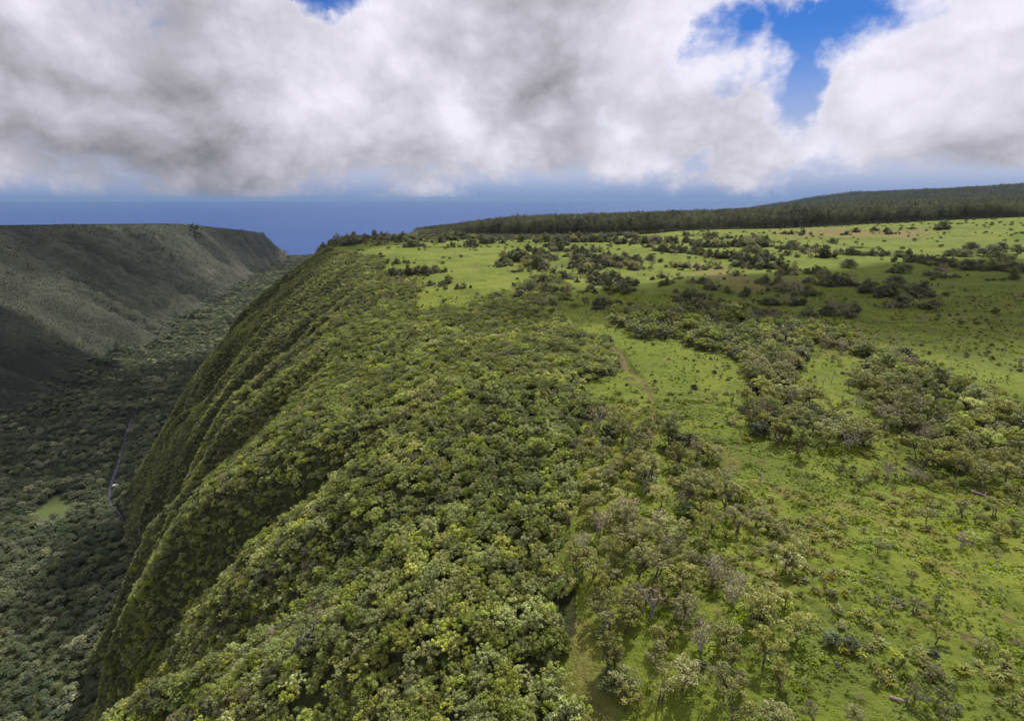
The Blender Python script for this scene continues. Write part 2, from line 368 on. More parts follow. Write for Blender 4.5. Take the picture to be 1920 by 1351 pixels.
# ------------------------------------------------------------------ materials
def mat(name):
    m = bpy.data.materials.new(name); m.use_nodes = True
    return m, NT(m.node_tree)
def finish(N, shader, vol=None):
    o = N.node('ShaderNodeOutputMaterial')
    if shader is not None: N.l.new(shader, o.inputs['Surface'])
    if vol is not None: N.l.new(vol, o.inputs['Volume'])
def principled(N, col, rough=0.8, spec=0.2, normal=None):
    b = N.node('ShaderNodeBsdfPrincipled')
    N.set(b.inputs['Base Color'], col); N.set(b.inputs['Roughness'], rough); N.set(b.inputs['Specular IOR Level'], spec)
    if normal is not None: N.set(b.inputs['Normal'], normal)
    return b.outputs[0]
def bump(N, h, strength=0.5, dist=0.3):
    b = N.node('ShaderNodeBump'); N.set(b.inputs['Height'], h); b.inputs['Strength'].default_value = strength; b.inputs['Distance'].default_value = dist
    return b.outputs[0]

M_TERRAIN, N = mat('terrain')
pos = N.node('ShaderNodeNewGeometry').outputs['Position']
n1 = N.noise(pos, 0.012, 5, 0.6); n2 = N.noise(pos, 0.09, 5, 0.6); n3 = N.noise(pos, 0.9, 4, 0.65); n4 = N.noise(pos, 4.0, 3, 0.6)
g = N.mix(N.ramp(n1, 0.35, 0.65), (0.116, 0.152, 0.018), (0.162, 0.184, 0.026))
g = N.mix(N.ramp(N.noise(pos, 0.03, 5, 0.68), 0.48, 0.64, 0, 0.75), g, (0.088, 0.112, 0.022))
g = N.mix(N.ramp(N.noise(pos, 0.021, 4, 0.6), 0.57, 0.70, 0, 0.6), g, (0.150, 0.140, 0.038))
g = N.mix(N.ramp(n2, 0.45, 0.72), g, (0.086, 0.122, 0.014))
g = N.mix(N.ramp(N.noise(pos, 0.27, 4, 0.62), 0.52, 0.70, 0, 0.45), g, (0.075, 0.110, 0.016))
g = N.mix(N.ramp(N.noise(pos, 0.19, 5, 0.65), 0.62, 0.76, 0, 0.4), g, (0.150, 0.138, 0.040))
g = N.mix(N.ramp(n3, 0.50, 0.80, 0, 0.75), g, (0.062, 0.092, 0.012))  # dark mottle painted in as shade between the tussocks
g = N.mix(N.ramp(n4, 0.55, 0.8, 0, 0.5), g, (0.190, 0.195, 0.046))
dryc = N.mix(N.ramp(n3, 0.35, 0.7), (0.19, 0.15, 0.055), (0.12, 0.105, 0.035))
g = N.mix(N.math('MULTIPLY', N.attr('dry'), N.ramp(n2, 0.2, 0.6, 0.45, 1.0)), g, dryc)
woodc = N.mix(N.ramp(n3, 0.35, 0.65), (0.032, 0.044, 0.013), (0.048, 0.050, 0.018))
woodc = N.mix(N.ramp(n2, 0.5, 0.75, 0, 0.6), woodc, (0.060, 0.068, 0.020))
g = N.mix(N.attr('wood'), g, woodc)
soilc = N.mix(N.ramp(n3, 0.3, 0.7), (0.112, 0.068, 0.044), (0.074, 0.044, 0.030))
g = N.mix(N.math('MULTIPLY', N.attr('soil'), N.ramp(N.noise(pos, 1.6, 4, 0.65), 0.30, 0.60, 0.25, 0.85)), g, soilc)
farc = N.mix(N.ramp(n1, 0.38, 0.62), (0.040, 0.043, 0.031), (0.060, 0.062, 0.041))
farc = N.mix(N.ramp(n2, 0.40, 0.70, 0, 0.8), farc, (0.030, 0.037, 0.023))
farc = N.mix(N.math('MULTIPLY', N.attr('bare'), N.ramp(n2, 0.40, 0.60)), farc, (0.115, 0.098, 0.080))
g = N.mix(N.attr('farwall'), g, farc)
g = N.mix(N.attr('mead'), g, (0.080, 0.105, 0.032))
finish(N, principled(N, g, 0.9, 0.12, bump(N, N.math('ADD', N.math('MULTIPLY', n3, 1.0), N.math('MULTIPLY', n4, 0.35)), 0.9, 0.8)))

# ------------------------------------------------------------------ terrain sheet: a polar grid, fine where the land is near
def mesh_obj(name, verts, faces, mats, parent=None, smooth=True, attrs=None, mat_idx=None, link=True):
    me = bpy.data.meshes.new(name)
    verts = np.asarray(verts, np.float32); 
    if isinstance(faces, np.ndarray):
        k = faces.shape[1]; nf = len(faces)
        me.vertices.add(len(verts)); me.vertices.foreach_set('co', verts.ravel())
        me.loops.add(nf * k); me.polygons.add(nf)
        me.loops.foreach_set('vertex_index', faces.astype(np.int32).ravel())
        me.polygons.foreach_set('loop_start', np.arange(0, nf * k, k, dtype=np.int32))
        me.update(calc_edges=True)
    else:
        me.from_pydata([tuple(map(float, v)) for v in verts], [], faces); me.update()
    for m in (mats if isinstance(mats, (list, tuple)) else [mats]): me.materials.append(m)
    if mat_idx is not None: me.polygons.foreach_set('material_index', np.asarray(mat_idx, np.int32))
    if smooth: me.polygons.foreach_set('use_smooth', np.ones(len(me.polygons), bool))
    for k, v in (attrs or {}).items():
        a = me.attributes.new(k, 'FLOAT', 'POINT'); a.data.foreach_set('value', np.asarray(v, np.float32))
    me.validate(); me.update()
    o = bpy.data.objects.new(name, me)
    if link: COL.objects.link(o)
    if parent is not None: o.parent = parent
    return o
az = np.concatenate([np.linspace(-180, -62, 50)[:-1], np.linspace(-62, -54, 20)[:-1], np.linspace(-54, 54, 660), np.linspace(54, 62, 20)[1:], np.linspace(62, 180, 50)[1:-1]])
rad = np.concatenate([[4, 10, 18, 26, 33], 38 * np.exp(np.linspace(0, math.log(220 / 38), 400))[:-1], 220 * np.exp(np.linspace(0, math.log(9500 / 220), 420))])
A, Q = np.meshgrid(np.radians(az), rad)
X = (Q * np.sin(A)).ravel(); Y = (Q * np.cos(A)).ravel()
Z = height(X, Y)
nA, nR = len(az), len(rad)
idx = np.arange(nA * nR).reshape(nR, nA)
nx = np.roll(idx, -1, 1)
F = np.stack([idx[:-1], idx[1:], nx[1:], nx[:-1]], -1).reshape(-1, 4)
V = np.stack([X, Y, Z], 1)
cw, cs, cd, cwall, cfar = covers(X, Y)
sfv = (X - rimF(Y)) / np.maximum(footF(Y) - rimF(Y), 60)
bare = sstep(0.55, 0.8, sfv) * (1 - sstep(1.0, 1.1, sfv)) * sstep(1900, 2600, Y) * sstep(-0.05, 0.35, fbm(X / 90, Y / 150, 141, 3))
mead = np.zeros_like(Z)
MEAD = gxy([(55, 975), (75, 950), (105, 928), (140, 945), (135, 965), (100, 975)])
mead[inpoly(X + 4 * fbm(X / 12, Y / 12, 5, 2), Y + 4 * fbm(X / 12, Y / 12, 6, 2), MEAD)] = 1.0
cw = np.where(rimN(Y) - X > 100, 1.0, cw)
V = np.vstack([V, [[0, 0, float(height(np.array([0.0]), np.array([0.0]))[0])]]])
ter = mesh_obj('terrain', V, F, M_TERRAIN, attrs=dict(wood=np.append(cw, 0), soil=np.append(cs, 0), dry=np.append(cd, 0), farwall=np.append(cfar * (cwall > .5), 0), bare=np.append(bare, 0), mead=np.append(mead, 0)))
ter['kind'] = 'structure'
# ------------------------------------------------------------------ sea
M_SEA, N = mat('sea')
pos = N.node('ShaderNodeNewGeometry').outputs['Position']
wv = N.noise(N.vmath('MULTIPLY', pos, (1.0, 0.55, 1.0)), 0.02, 5, 0.6)
sc = N.mix(N.ramp(N.noise(pos, 0.0006, 4, 0.6), 0.35, 0.65), (0.006, 0.046, 0.175), (0.008, 0.053, 0.190))
finish(N, principled(N, sc, 0.45, 0.10, bump(N, wv, 0.25, 3.0)))
n = 96; rr_ = [0, 3000, 8000, 20000, 60000, 130000]
sv = [(0, 2500, 0)]; sf_ = []
for r in rr_[1:]:
    for k in range(n): sv.append((r * math.sin(2 * math.pi * k / n), 2500 + r * math.cos(2 * math.pi * k / n), 0))
for k in range(n): sf_.append((0, 1 + (k + 1) % n, 1 + k))
for j in range(len(rr_) - 2):
    for k in range(n):
        a = 1 + j * n + k; b = 1 + j * n + (k + 1) % n; sf_.append((a, b, b + n, a + n))
sea = mesh_obj('sea', sv, sf_, M_SEA); sea['kind'] = 'structure'
# ------------------------------------------------------------------ plant meshes
class MB:
    """collects triangles and quads for one mesh; every face has a material slot, every vertex a tone"""
    def __init__(self): self.v = []; self.f = []; self.m = []; self.t = []; self.n = 0
    def add(self, v, f, slot=0, tone=0.5):
        v = np.asarray(v, float)
        self.v.append(v); self.f += [tuple(int(i) + self.n for i in q) for q in f]; self.m += [slot] * len(f)
        self.t.append(np.full(len(v), tone) if np.isscalar(tone) else np.asarray(tone)); self.n += len(v)
    def tube(self, pts, rad, sides=5, slot=0, tone=0.5):
        pts = np.asarray(pts, float); k = len(pts); vs = []
        for i in range(k):
            d = pts[min(i + 1, k - 1)] - pts[max(i - 1, 0)]; d /= np.linalg.norm(d) + 1e-9
            a = np.cross(d, (0.3, 1, 0.1)); a /= np.linalg.norm(a) + 1e-9; b = np.cross(d, a)
            for s in range(sides):
                th = 2 * math.pi * s / sides; vs.append(pts[i] + rad[i] * (math.cos(th) * a + math.sin(th) * b))
        fs = [(i * sides + s, i * sides + (s + 1) % sides, (i + 1) * sides + (s + 1) % sides, (i + 1) * sides + s) for i in range(k - 1) for s in range(sides)]
        fs.append(tuple((k - 1) * sides + s for s in range(sides))); self.add(vs, fs, slot, tone)
    def leaves(self, c, nrm, size, slot=0, tone=None, aspect=0.6, rg=rng):
        """one folded leaf-shaped quad at every centre"""
        c = np.asarray(c); n = len(c)
        t = rg.normal(size=(n, 3)); t -= nrm * (t * nrm).sum(1)[:, None]; t /= np.linalg.norm(t, axis=1)[:, None] + 1e-9
        b = np.cross(nrm, t); s = np.asarray(size).reshape(-1, 1) * np.ones((n, 1))
        v = np.stack([c - t * s, c - b * s * aspect + nrm * s * 0.18, c + t * s, c + b * s * aspect + nrm * s * 0.18], 1).reshape(-1, 3)
        f = np.arange(4 * n).reshape(n, 4)
        self.add(v, f, slot, np.repeat(tone, 4) if tone is not None else 0.5)
    def build(self, name, mats, link=False, smooth=False):
        v = np.vstack(self.v)
        o = mesh_obj(name, v, self.f, mats, smooth=smooth, attrs=dict(tone=np.concatenate(self.t)), mat_idx=self.m, link=link)
        return o
def unit(v): v = np.asarray(v, float); return v / (np.linalg.norm(v, axis=-1, keepdims=True) + 1e-9)

def leaf_mat(name, cols, trans=0.3, patch=0.02, spec=0.35):
    """cols: three greens a plant may have; individual plants and whole patches differ"""
    m, N = mat(name)
    oi = N.node('ShaderNodeObjectInfo')
    rnd = oi.outputs['Random']
    pn = N.noise(oi.outputs['Location'], patch, 3, 0.6)
    tone = N.attr('tone')
    f = N.math('ADD', N.math('MULTIPLY', rnd, 0.55), N.math('MULTIPLY', N.ramp(pn, 0.3, 0.7), 0.45))
    c = N.mix(N.ramp(f, 0.15, 0.55), cols[0], cols[1]); c = N.mix(N.ramp(f, 0.62, 0.95), c, cols[2])
    hs = N.node('ShaderNodeHueSaturation')
    N.set(hs.inputs['Hue'], N.math('ADD', 0.485, N.math('MULTIPLY', tone, 0.03)))
    N.set(hs.inputs['Saturation'], N.ramp(N.math('FRACT', N.math('MULTIPLY', rnd, 7.31)), 0, 1, 0.8, 1.15))
    N.set(hs.inputs['Value'], N.math('MULTIPLY', N.ramp(tone, 0, 1, 0.45, 1.62, False), N.ramp(N.math('FRACT', N.math('MULTIPLY', rnd, 13.7)), 0, 1, 0.78, 1.22)))
    N.set(hs.inputs['Color'], c)
    vv = hs.inputs['Value'].links[0].from_socket; pv = N.ramp(N.noise(oi.outputs['Location'], patch * 2.6, 3, 0.65), 0.32, 0.68, 0.66, 1.34)
    N.set(hs.inputs['Value'], N.math('MULTIPLY', vv, pv))
    b = N.node('ShaderNodeBsdfPrincipled'); N.set(b.inputs['Base Color'], hs.outputs[0]); N.set(b.inputs['Roughness'], 0.48); N.set(b.inputs['Specular IOR Level'], spec)
    t = N.node('ShaderNodeBsdfTranslucent'); N.set(t.inputs[0], N.mix(1.0, hs.outputs[0], (1.1, 1.15, 0.5), 'MULTIPLY'))
    mx = N.node('ShaderNodeMixShader'); mx.inputs[0].default_value = trans
    N.l.new(b.outputs[0], mx.inputs[1]); N.l.new(t.outputs[0], mx.inputs[2])
    finish(N, mx.outputs[0]); return m
def bark_mat(name, a, b_):
    m, N = mat(name)
    tc = N.node('ShaderNodeTexCoord'); v = N.vmath('MULTIPLY', tc.outputs['Object'], (6, 6, 1.5))
    rnd = N.node('ShaderNodeObjectInfo').outputs['Random']
    c = N.mix(N.ramp(N.noise(v, 1.0, 4, 0.6), 0.3, 0.7), a, b_)
    c = N.mix(N.ramp(rnd, 0, 1, 0.0, 0.35), c, tuple(x * 0.5 for x in a))
    finish(N, principled(N, c, 0.9, 0.1)); return m
M_OHIA = leaf_mat('olive leaves', [(0.181, 0.195, 0.064), (0.261, 0.262, 0.081), (0.31, 0.3, 0.114)])
M_CLIFF = leaf_mat('cliff leaves', [(0.174, 0.217, 0.055), (0.28, 0.312, 0.073), (0.379, 0.386, 0.108)], patch=0.03)
M_SHRUB = leaf_mat('dark leaves', [(0.095, 0.112, 0.055), (0.13, 0.138, 0.06), (0.165, 0.16, 0.075)], 0.2)
M_DARK = leaf_mat('blue green leaves', [(0.109, 0.136, 0.056), (0.127, 0.155, 0.056), (0.154, 0.179, 0.064)], 0.15)
M_GUM = leaf_mat('plantation leaves', [(0.105, 0.118, 0.07), (0.145, 0.155, 0.088), (0.195, 0.195, 0.115)], 0.2, 0.006)
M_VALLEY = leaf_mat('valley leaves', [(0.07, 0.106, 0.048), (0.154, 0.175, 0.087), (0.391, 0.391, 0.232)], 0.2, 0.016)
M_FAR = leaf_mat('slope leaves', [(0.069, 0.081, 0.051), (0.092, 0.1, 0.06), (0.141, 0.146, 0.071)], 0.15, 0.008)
M_FERN = leaf_mat('fern leaves', [(0.084, 0.126, 0.023), (0.112, 0.151, 0.027), (0.14, 0.16, 0.036)], 0.3)
M_TWIG = leaf_mat('greyish leaves', [(0.192, 0.16, 0.101), (0.23, 0.183, 0.114), (0.287, 0.22, 0.156)], 0.15)
M_GRASS = leaf_mat('grass blades', [(0.137, 0.196, 0.017), (0.222, 0.279, 0.023), (0.276, 0.301, 0.034)], 0.3, 0.04, 0.15)
M_TUSS = leaf_mat('dry tussock', [(0.182, 0.205, 0.034), (0.221, 0.205, 0.045), (0.236, 0.198, 0.062)], 0.25, 0.05, 0.15)
M_BARK = bark_mat('brown bark', (0.085, 0.068, 0.052), (0.150, 0.125, 0.100))
M_PALE = bark_mat('grey dead wood', (0.26, 0.235, 0.215), (0.40, 0.37, 0.35))
M_GUMBARK = bark_mat('pale trunk bark', (0.14, 0.12, 0.095), (0.24, 0.215, 0.18))

def clumps(r, n, rx, ry, rz, zc, low=-0.25):
    """clump centres spread over a flattened dome"""
    d = unit(r.normal(size=(n * 3, 3))); d = d[d[:, 2] > (low if zc > -1 else -0.7)][:n]
    q = r.uniform(0.25, 1.12, (len(d), 1)) ** 0.6
    return np.array([0, 0, zc]) + d * q * np.array([rx, ry, rz])
def make_tree(seed, h=5.0, cw=2.3, ch=1.5, ncl=26, nl=52, leaf=0.17, cr=0.62, lean=(0.0, 0.0), trunk=0.13, open_=0.0, stems=1, sides=5, slot_leaf=0):
    """returns (trunk MB, crown MB): bent trunk, limbs to every few clumps, clumps of small folded leaves"""
    r = np.random.default_rng(seed); T = MB(); Cw = MB()
    top = np.array([lean[0] * h, lean[1] * h, h - ch])
    cl = clumps(r, ncl, cw, cw * r.uniform(0.8, 1.0), ch, 0.0, -0.62 if ch > 0.55 * h else -0.25) + top
    if open_ > 0: cl = cl[r.random(len(cl)) > open_]
    for s in range(stems):
        base = np.array([r.uniform(-.25, .25), r.uniform(-.25, .25), 0]) * (stems > 1)
        fork = top * r.uniform(0.5, 0.62) + np.array([r.uniform(-.3, .3), r.uniform(-.3, .3), 0]) * (1 + 0.5 * stems)
        mid = (base + fork) / 2 + np.array([r.uniform(-.18, .18), r.uniform(-.18, .18), 0])
        T.tube([base - (0, 0, 0.4), base + (0, 0, .05), mid, fork], [trunk * 1.5, trunk * 1.25, trunk * 0.95, trunk * 0.8], sides)
        for c in cl[s::stems][::2]:
            e = c - unit(c - fork) * cr * 0.3; m = fork + (e - fork) * 0.5 + r.normal(size=3) * 0.12 - (0, 0, 0.08)
            T.tube([fork - (0, 0, .03), m, e], [trunk * 0.5, trunk * 0.36, trunk * 0.14], max(3, sides - 2))
    for c in cl:
        rad = cr * r.uniform(0.65, 1.25); n = max(8, int(nl * r.uniform(0.7, 1.2)))
        d = unit(r.normal(size=(n, 3)) + (0, 0, 0.45)); p = c + d * rad * r.uniform(0.55, 1.05, (n, 1)) * np.array([1.1, 1.1, 0.75])
        nrm = unit(d + r.normal(size=(n, 3)) * 0.38 + (0, 0, 0.35))
        tone = np.clip(r.normal(0.5, 0.16) + r.normal(0, 0.13, n), 0, 1)
        Cw.leaves(p, nrm, leaf * r.uniform(0.7, 1.3, n), slot_leaf, tone, rg=r)
    return T, Cw
def make_snag(seed, h=6.0, spread=1.6, nb=7, r0=0.14, lean=0.0, twigs=5):
    r = np.random.default_rng(seed); T = MB()
    tip = np.array([lean * h, 0, h]); pts = [np.array([0, 0, -0.4])] + [tip * t + np.array([r.uniform(-.12, .12), r.uniform(-.12, .12), 0]) * h * 0.12 for t in (0.02, 0.25, 0.5, 0.75, 1.0)]
    rad = [r0 * 1.5, r0 * 1.3, r0, r0 * .75, r0 * .5, r0 * .2]
    T.tube(pts, rad, 6)
    for b in range(nb):
        t = r.uniform(0.3, 0.95); a = np.array(tip) * t; th = r.uniform(0, 6.28); L = spread * r.uniform(0.5, 1.1) * (1.25 - t * 0.6)
        d = np.array([math.cos(th), math.sin(th), r.uniform(0.5, 1.3)]); d = unit(d); e = a + d * L; m = a + d * L * 0.5 + r.normal(size=3) * 0.08 * L
        T.tube([a, m, e], [r0 * 0.45, r0 * 0.32, r0 * 0.1], 4)
        for k in range(twigs):
            s = m + (e - m) * r.uniform(0, 1); dd = unit(d + r.normal(size=3) * 0.7); l2 = L * r.uniform(0.25, 0.5)
            T.tube([s, s + dd * l2], [r0 * 0.16, r0 * 0.05], 3)
    return T
def make_gum(seed, h=26.0, cw=2.9, leaf=0.55):
    r = np.random.default_rng(seed); T = MB(); Cw = MB()
    bend = r.uniform(-0.5, 0.5, 2)
    pts = [(0, 0, -0.8)] + [(bend[0] * math.sin(t * 2.2), bend[1] * math.sin(t * 2.2), h * t) for t in (0.02, 0.3, 0.6, 0.95)]
    T.tube(pts, [0.42, 0.36, 0.28, 0.2, 0.05], 6)
    for k in range(24):
        t = 0.40 + 0.60 * (k + r.random()) / 24; th = r.uniform(0, 6.28); q = cw * (1.06 - ((t - 0.66) / 0.46) ** 2) * r.uniform(0.35, 1.0)
        c = np.array([bend[0] + q * math.cos(th), bend[1] + q * math.sin(th), h * t]); a = np.array([bend[0] * .8, bend[1] * .8, h * t - q * 0.9])
        T.tube([a, c], [0.09, 0.03], 3)
        n = 34; d = unit(r.normal(size=(n, 3))); p = c + d * 1.25 * r.uniform(0.4, 1.05, (n, 1)) * np.array([1, 1, 1.15])
        Cw.leaves(p, unit(d + r.normal(size=(n, 3)) * 0.6), leaf * r.uniform(0.6, 1.2, n), 0, np.clip(r.normal(0.5, 0.14) + r.normal(0, 0.14, n), 0, 1), 0.5, r)
    return T, Cw
def joined(name, T, Cw, leafm, bark):
    J = MB(); J.v = Cw.v + T.v; J.t = Cw.t + T.t; J.f = Cw.f + [tuple(i + Cw.n for i in q) for q in T.f]; J.m = [0] * len(Cw.f) + [1] * len(T.f); J.n = Cw.n + T.n
    return J.build(name, [leafm, bark])
def make_tuft(seed, n=26, h=0.45, spread=0.35, wid=0.035):
    r = np.random.default_rng(seed); G = MB()
    for k in range(n):
        th = r.uniform(0, 6.28); d = np.array([math.cos(th), math.sin(th), 0]); b = d * r.uniform(0, spread * 0.5); L = h * r.uniform(0.6, 1.2); s = np.array([-d[1], d[0], 0]) * wid
        m = b + d * spread * 0.35 + (0, 0, L * 0.7); e = b + d * spread * r.uniform(0.8, 1.3) + (0, 0, L * 0.75)
        G.add([b - s, b + s, m + s * 0.8, e, m - s * 0.8], [(0, 1, 2, 4), (4, 2, 3)], 0, float(np.clip(r.normal(0.5, 0.2), 0, 1)))
    return G
def make_fern(seed, n=9, L=1.5, h=0.9):
    r = np.random.default_rng(seed); G = MB(); T = MB(); T.tube([(0, 0, -.2), (0, 0, h)], [0.09, 0.07], 5)
    for k in range(n):
        th = 6.28 * k / n + r.uniform(-.2, .2); d = np.array([math.cos(th), math.sin(th), 0]); s = np.array([-d[1], d[0], 0]); tn = float(np.clip(r.normal(.5, .2), 0, 1))
        for j in range(9):
            t = (j + 0.5) / 9; c = d * L * t + (0, 0, h + L * (0.75 * t - 0.95 * t * t)); w_ = 0.34 * math.sin(math.pi * min(1, t * 0.85 + 0.15)) + 0.03
            for sg in (-1, 1):
                G.add([c - d * .07, c + d * .07, c + d * .10 + s * sg * w_ - (0, 0, .06), c - d * .01 + s * sg * w_ * 0.8 - (0, 0, .05)], [(0, 1, 2, 3)], 0, tn)
    return T, G

VAR = {}
def variants(kind, builder, n, leafm, bark):
    out = []
    for k in range(n):
        T, Cw = builder(k); VT = T.build(kind + '_trunk', [bark], smooth=True); VC = Cw.build(kind + '_crown', [leafm]) if Cw is not None else None
        out.append((VT, VC, joined(kind, T, Cw, leafm, bark) if Cw is not None else VT))
    VAR[kind] = out
rv = np.random.default_rng(3)
variants('ohia', lambda k: make_tree(100 + k, rv.uniform(3.5, 4.8), rv.uniform(1.6, 2.3), rv.uniform(1.3, 1.8), 38, 44, 0.13, 0.46, (rv.uniform(-.08, .12), rv.uniform(-.08, .08)), 0.13, (0, .2, .35, 0.1, .25, .45)[k % 6], 1 + k % 2), 6, M_OHIA, M_BARK)
variants('cliff', lambda k: make_tree(200 + k, rv.uniform(3.2, 5.2), rv.uniform(1.6, 2.6), rv.uniform(1.2, 2.0), 44, 44, 0.135, 0.44, (rv.uniform(-.1, .1), rv.uniform(-.1, .1)), 0.12, (0, .1, .3)[k % 3], 1), 7, M_CLIFF, M_BARK)
variants('shrub', lambda k: make_tree(300 + k, 3.1, 2.2, 1.8, 38, 44, 0.21, 0.66, (rv.uniform(-.05, .1), 0), 0.13, 0.0, 2), 4, M_SHRUB, M_BARK)
variants('dark', lambda k: make_tree(400 + k, 3.2, 1.9, 1.8, 42, 50, 0.19, 0.6, (0, 0), 0.13, 0.0, 2), 2, M_DARK, M_BARK)
variants('twig', lambda k: make_tree(500 + k, 4.2, 2.1, 1.8, 34, 15, 0.12, 0.66, (0.05, 0), 0.11, 0.1, 3), 3, M_TWIG, M_PALE)
variants('wind', lambda k: make_tree(600 + k, 4.6, 4.3, 2.7, 66, 40, 0.27, 1.0, (-.12, -.05), 0.22, 0.12, 3), 3, M_SHRUB, M_BARK)
variants('gum', lambda k: make_gum(700 + k, rv.uniform(20, 30), rv.uniform(3.0, 4.6)), 6, M_GUM, M_GUMBARK)
variants('valley', lambda k: make_tree(800 + k, rv.uniform(9, 14), rv.uniform(5.0, 7.0), rv.uniform(2.8, 4.4), 60, 30, 0.42, 1.25, (rv.uniform(-.1, .1), 0), 0.3, (0, .15, .3)[k % 3], 1, 4), 6, M_VALLEY, M_BARK)
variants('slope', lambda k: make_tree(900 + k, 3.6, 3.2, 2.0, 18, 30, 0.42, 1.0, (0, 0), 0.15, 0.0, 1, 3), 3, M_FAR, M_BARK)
variants('fern', lambda k: make_fern(950 + k), 2, M_FERN, M_BARK)
variants('bush', lambda k: make_tree(960 + k, 1.7, 1.5, 0.9, 22, 44, 0.15, 0.5, (0, 0), 0.07, 0, 2), 2, M_FERN, M_BARK)
VAR['snag'] = [(make_snag(1000 + k, 6.0, (1.5, 2.2, 1.0, 1.8)[k], (8, 12, 5, 10)[k], 0.14, (0.12, 0.02, 0.22, -0.05)[k]).build('snag', [M_PALE], smooth=True), None, None) for k in range(4)]
VAR['rock'] = []
VAR['tuft'] = [(None, None, make_tuft(1100 + k).build('tuft', [M_GRASS])) for k in range(3)]
VAR['tuss'] = [(None, None, make_tuft(1150 + k, 34, 0.6, 0.5, 0.04).build('tussock', [M_TUSS])) for k in range(2)]

def scatter(name, kinds, pts, scale, tilt=0.06, seed=0):
    """one object of uncountable growth: a cloud of points with a plant on each"""
    r = np.random.default_rng(seed); n = len(pts)
    lib = bpy.data.collections.new(name + '_plants')
    protos = [v[2] for k in kinds for v in VAR[k]]
    for i, p in enumerate(protos):
        q = p.copy(); q.name = '%s_%02d' % (name, i); lib.objects.link(q)
    me = bpy.data.meshes.new(name); me.vertices.add(n); me.vertices.foreach_set('co', np.asarray(pts, np.float32).ravel())
    rot = np.stack([r.normal(0, tilt, n), r.normal(0, tilt, n), r.uniform(0, 6.283, n)], 1)
    sc = np.asarray(scale).reshape(-1) * np.ones(n); scl = np.stack([sc * r.uniform(.88, 1.12, n), sc * r.uniform(.88, 1.12, n), sc * r.uniform(.85, 1.15, n)], 1)
    for nm, arr in (('rot', rot), ('scl', scl)):
        a = me.attributes.new(nm, 'FLOAT_VECTOR', 'POINT'); a.data.foreach_set('vector', np.asarray(arr, np.float32).ravel())
    a = me.attributes.new('pick', 'INT', 'POINT'); a.data.foreach_set('value', r.integers(0, len(protos), n).astype(np.int32))
    me.update()
    o = bpy.data.objects.new(name, me); COL.objects.link(o); o['kind'] = 'stuff'
    g = bpy.data.node_groups.new(name, 'GeometryNodeTree')
    g.interface.new_socket('Geometry', in_out='INPUT', socket_type='NodeSocketGeometry'); g.interface.new_socket('Geometry', in_out='OUTPUT', socket_type='NodeSocketGeometry')
    gi = g.nodes.new('NodeGroupInput'); go = g.nodes.new('NodeGroupOutput')
    ci = g.nodes.new('GeometryNodeCollectionInfo'); ci.inputs['Collection'].default_value = lib; ci.inputs['Separate Children'].default_value = True; ci.inputs['Reset Children'].default_value = True
    ip = g.nodes.new('GeometryNodeInstanceOnPoints'); ip.inputs['Pick Instance'].default_value = True
    def at(nm, ty):
        a = g.nodes.new('GeometryNodeInputNamedAttribute'); a.data_type = ty; a.inputs['Name'].default_value = nm; return a.outputs['Attribute']
    g.links.new(gi.outputs[0], ip.inputs['Points']); g.links.new(ci.outputs[0], ip.inputs['Instance'])
    g.links.new(at('pick', 'INT'), ip.inputs['Instance Index'])
    e2r = g.nodes.new('FunctionNodeEulerToRotation'); g.links.new(at('rot', 'FLOAT_VECTOR'), e2r.inputs[0]); g.links.new(e2r.outputs[0], ip.inputs['Rotation'])
    g.links.new(at('scl', 'FLOAT_VECTOR'), ip.inputs['Scale']); g.links.new(ip.outputs[0], go.inputs[0])
    md = o.modifiers.new('plants', 'NODES'); md.node_group = g
    return o
def jgrid(x0, x1, y0, y1, step, seed):
    r = np.random.default_rng(seed); gx, gy = np.meshgrid(np.arange(x0, x1, step), np.arange(y0, y1, step))
    return gx.ravel() + r.uniform(-.5, .5, gx.size) * step, gy.ravel() + r.uniform(-.5, .5, gx.size) * step
def inview(x, y, z, pad=60):
    px, py, dep = project(x, y, z + 3); return (dep > 5) & (px > -pad) & (px < 1920 + pad) & (py > -pad) & (py < 1351 + pad + 40)
# ------------------------------------------------------------------ growth nobody could count
def stack(x, y, dz=0.0): return np.stack([x, y, height(x, y) + dz], 1)
# cliff forest
x, y = jgrid(-620, 90, 15, 960, 2.35, 11)
s = rimN(y) - x
ok = (inpoly(x + 5.0 * fbm(x / 9, y / 9, 101, 3) + np.random.default_rng(5).normal(0, 1.3, len(x)), y + 7.0 * fbm(x / 9, y / 9, 103, 3) + np.random.default_rng(6).normal(0, 1.8, len(x)), CLIFF_POLY) | (s > 20))
x, y = x[ok], y[ok]; p = stack(x, y)
ok = (p[:, 2] > floorZ(y) + 14) & inview(x, y, p[:, 2], 260)
# thin spots with low growth on the near shoulder
thin = fbm(x / 16, y / 16, 151, 3); s = rimN(y) - x
ok &= ~((thin > 0.42) & (np.hypot(x, y) < 190))
ok &= line_dist(x, y, PATH2) > 2.8
p = p[ok]
sizes = np.random.default_rng(12).uniform(0.34, 0.98, len(p)) * (0.88 + 0.42 * fbm(p[:, 0] / 22, p[:, 1] / 22, 153, 2))
dist = np.linalg.norm(p - (0, 0, CAMZ), axis=1)
vis = inview(p[:, 0], p[:, 1], p[:, 2], -10)
order = np.argsort(np.where(vis, dist, 1e9))
NEAR_CLIFF = p[order[:290]]; NEAR_CLIFF_S = sizes[order[:290]]
rest = order[290:]
scatter('cliff_forest', ['cliff', 'cliff', 'ohia', 'shrub', 'twig'], p[rest], sizes[rest], 0.12, 1)
x, y = jgrid(-640, -60, 60, 960, 1.85, 15); p = stack(x, y); s = rimN(y) - x
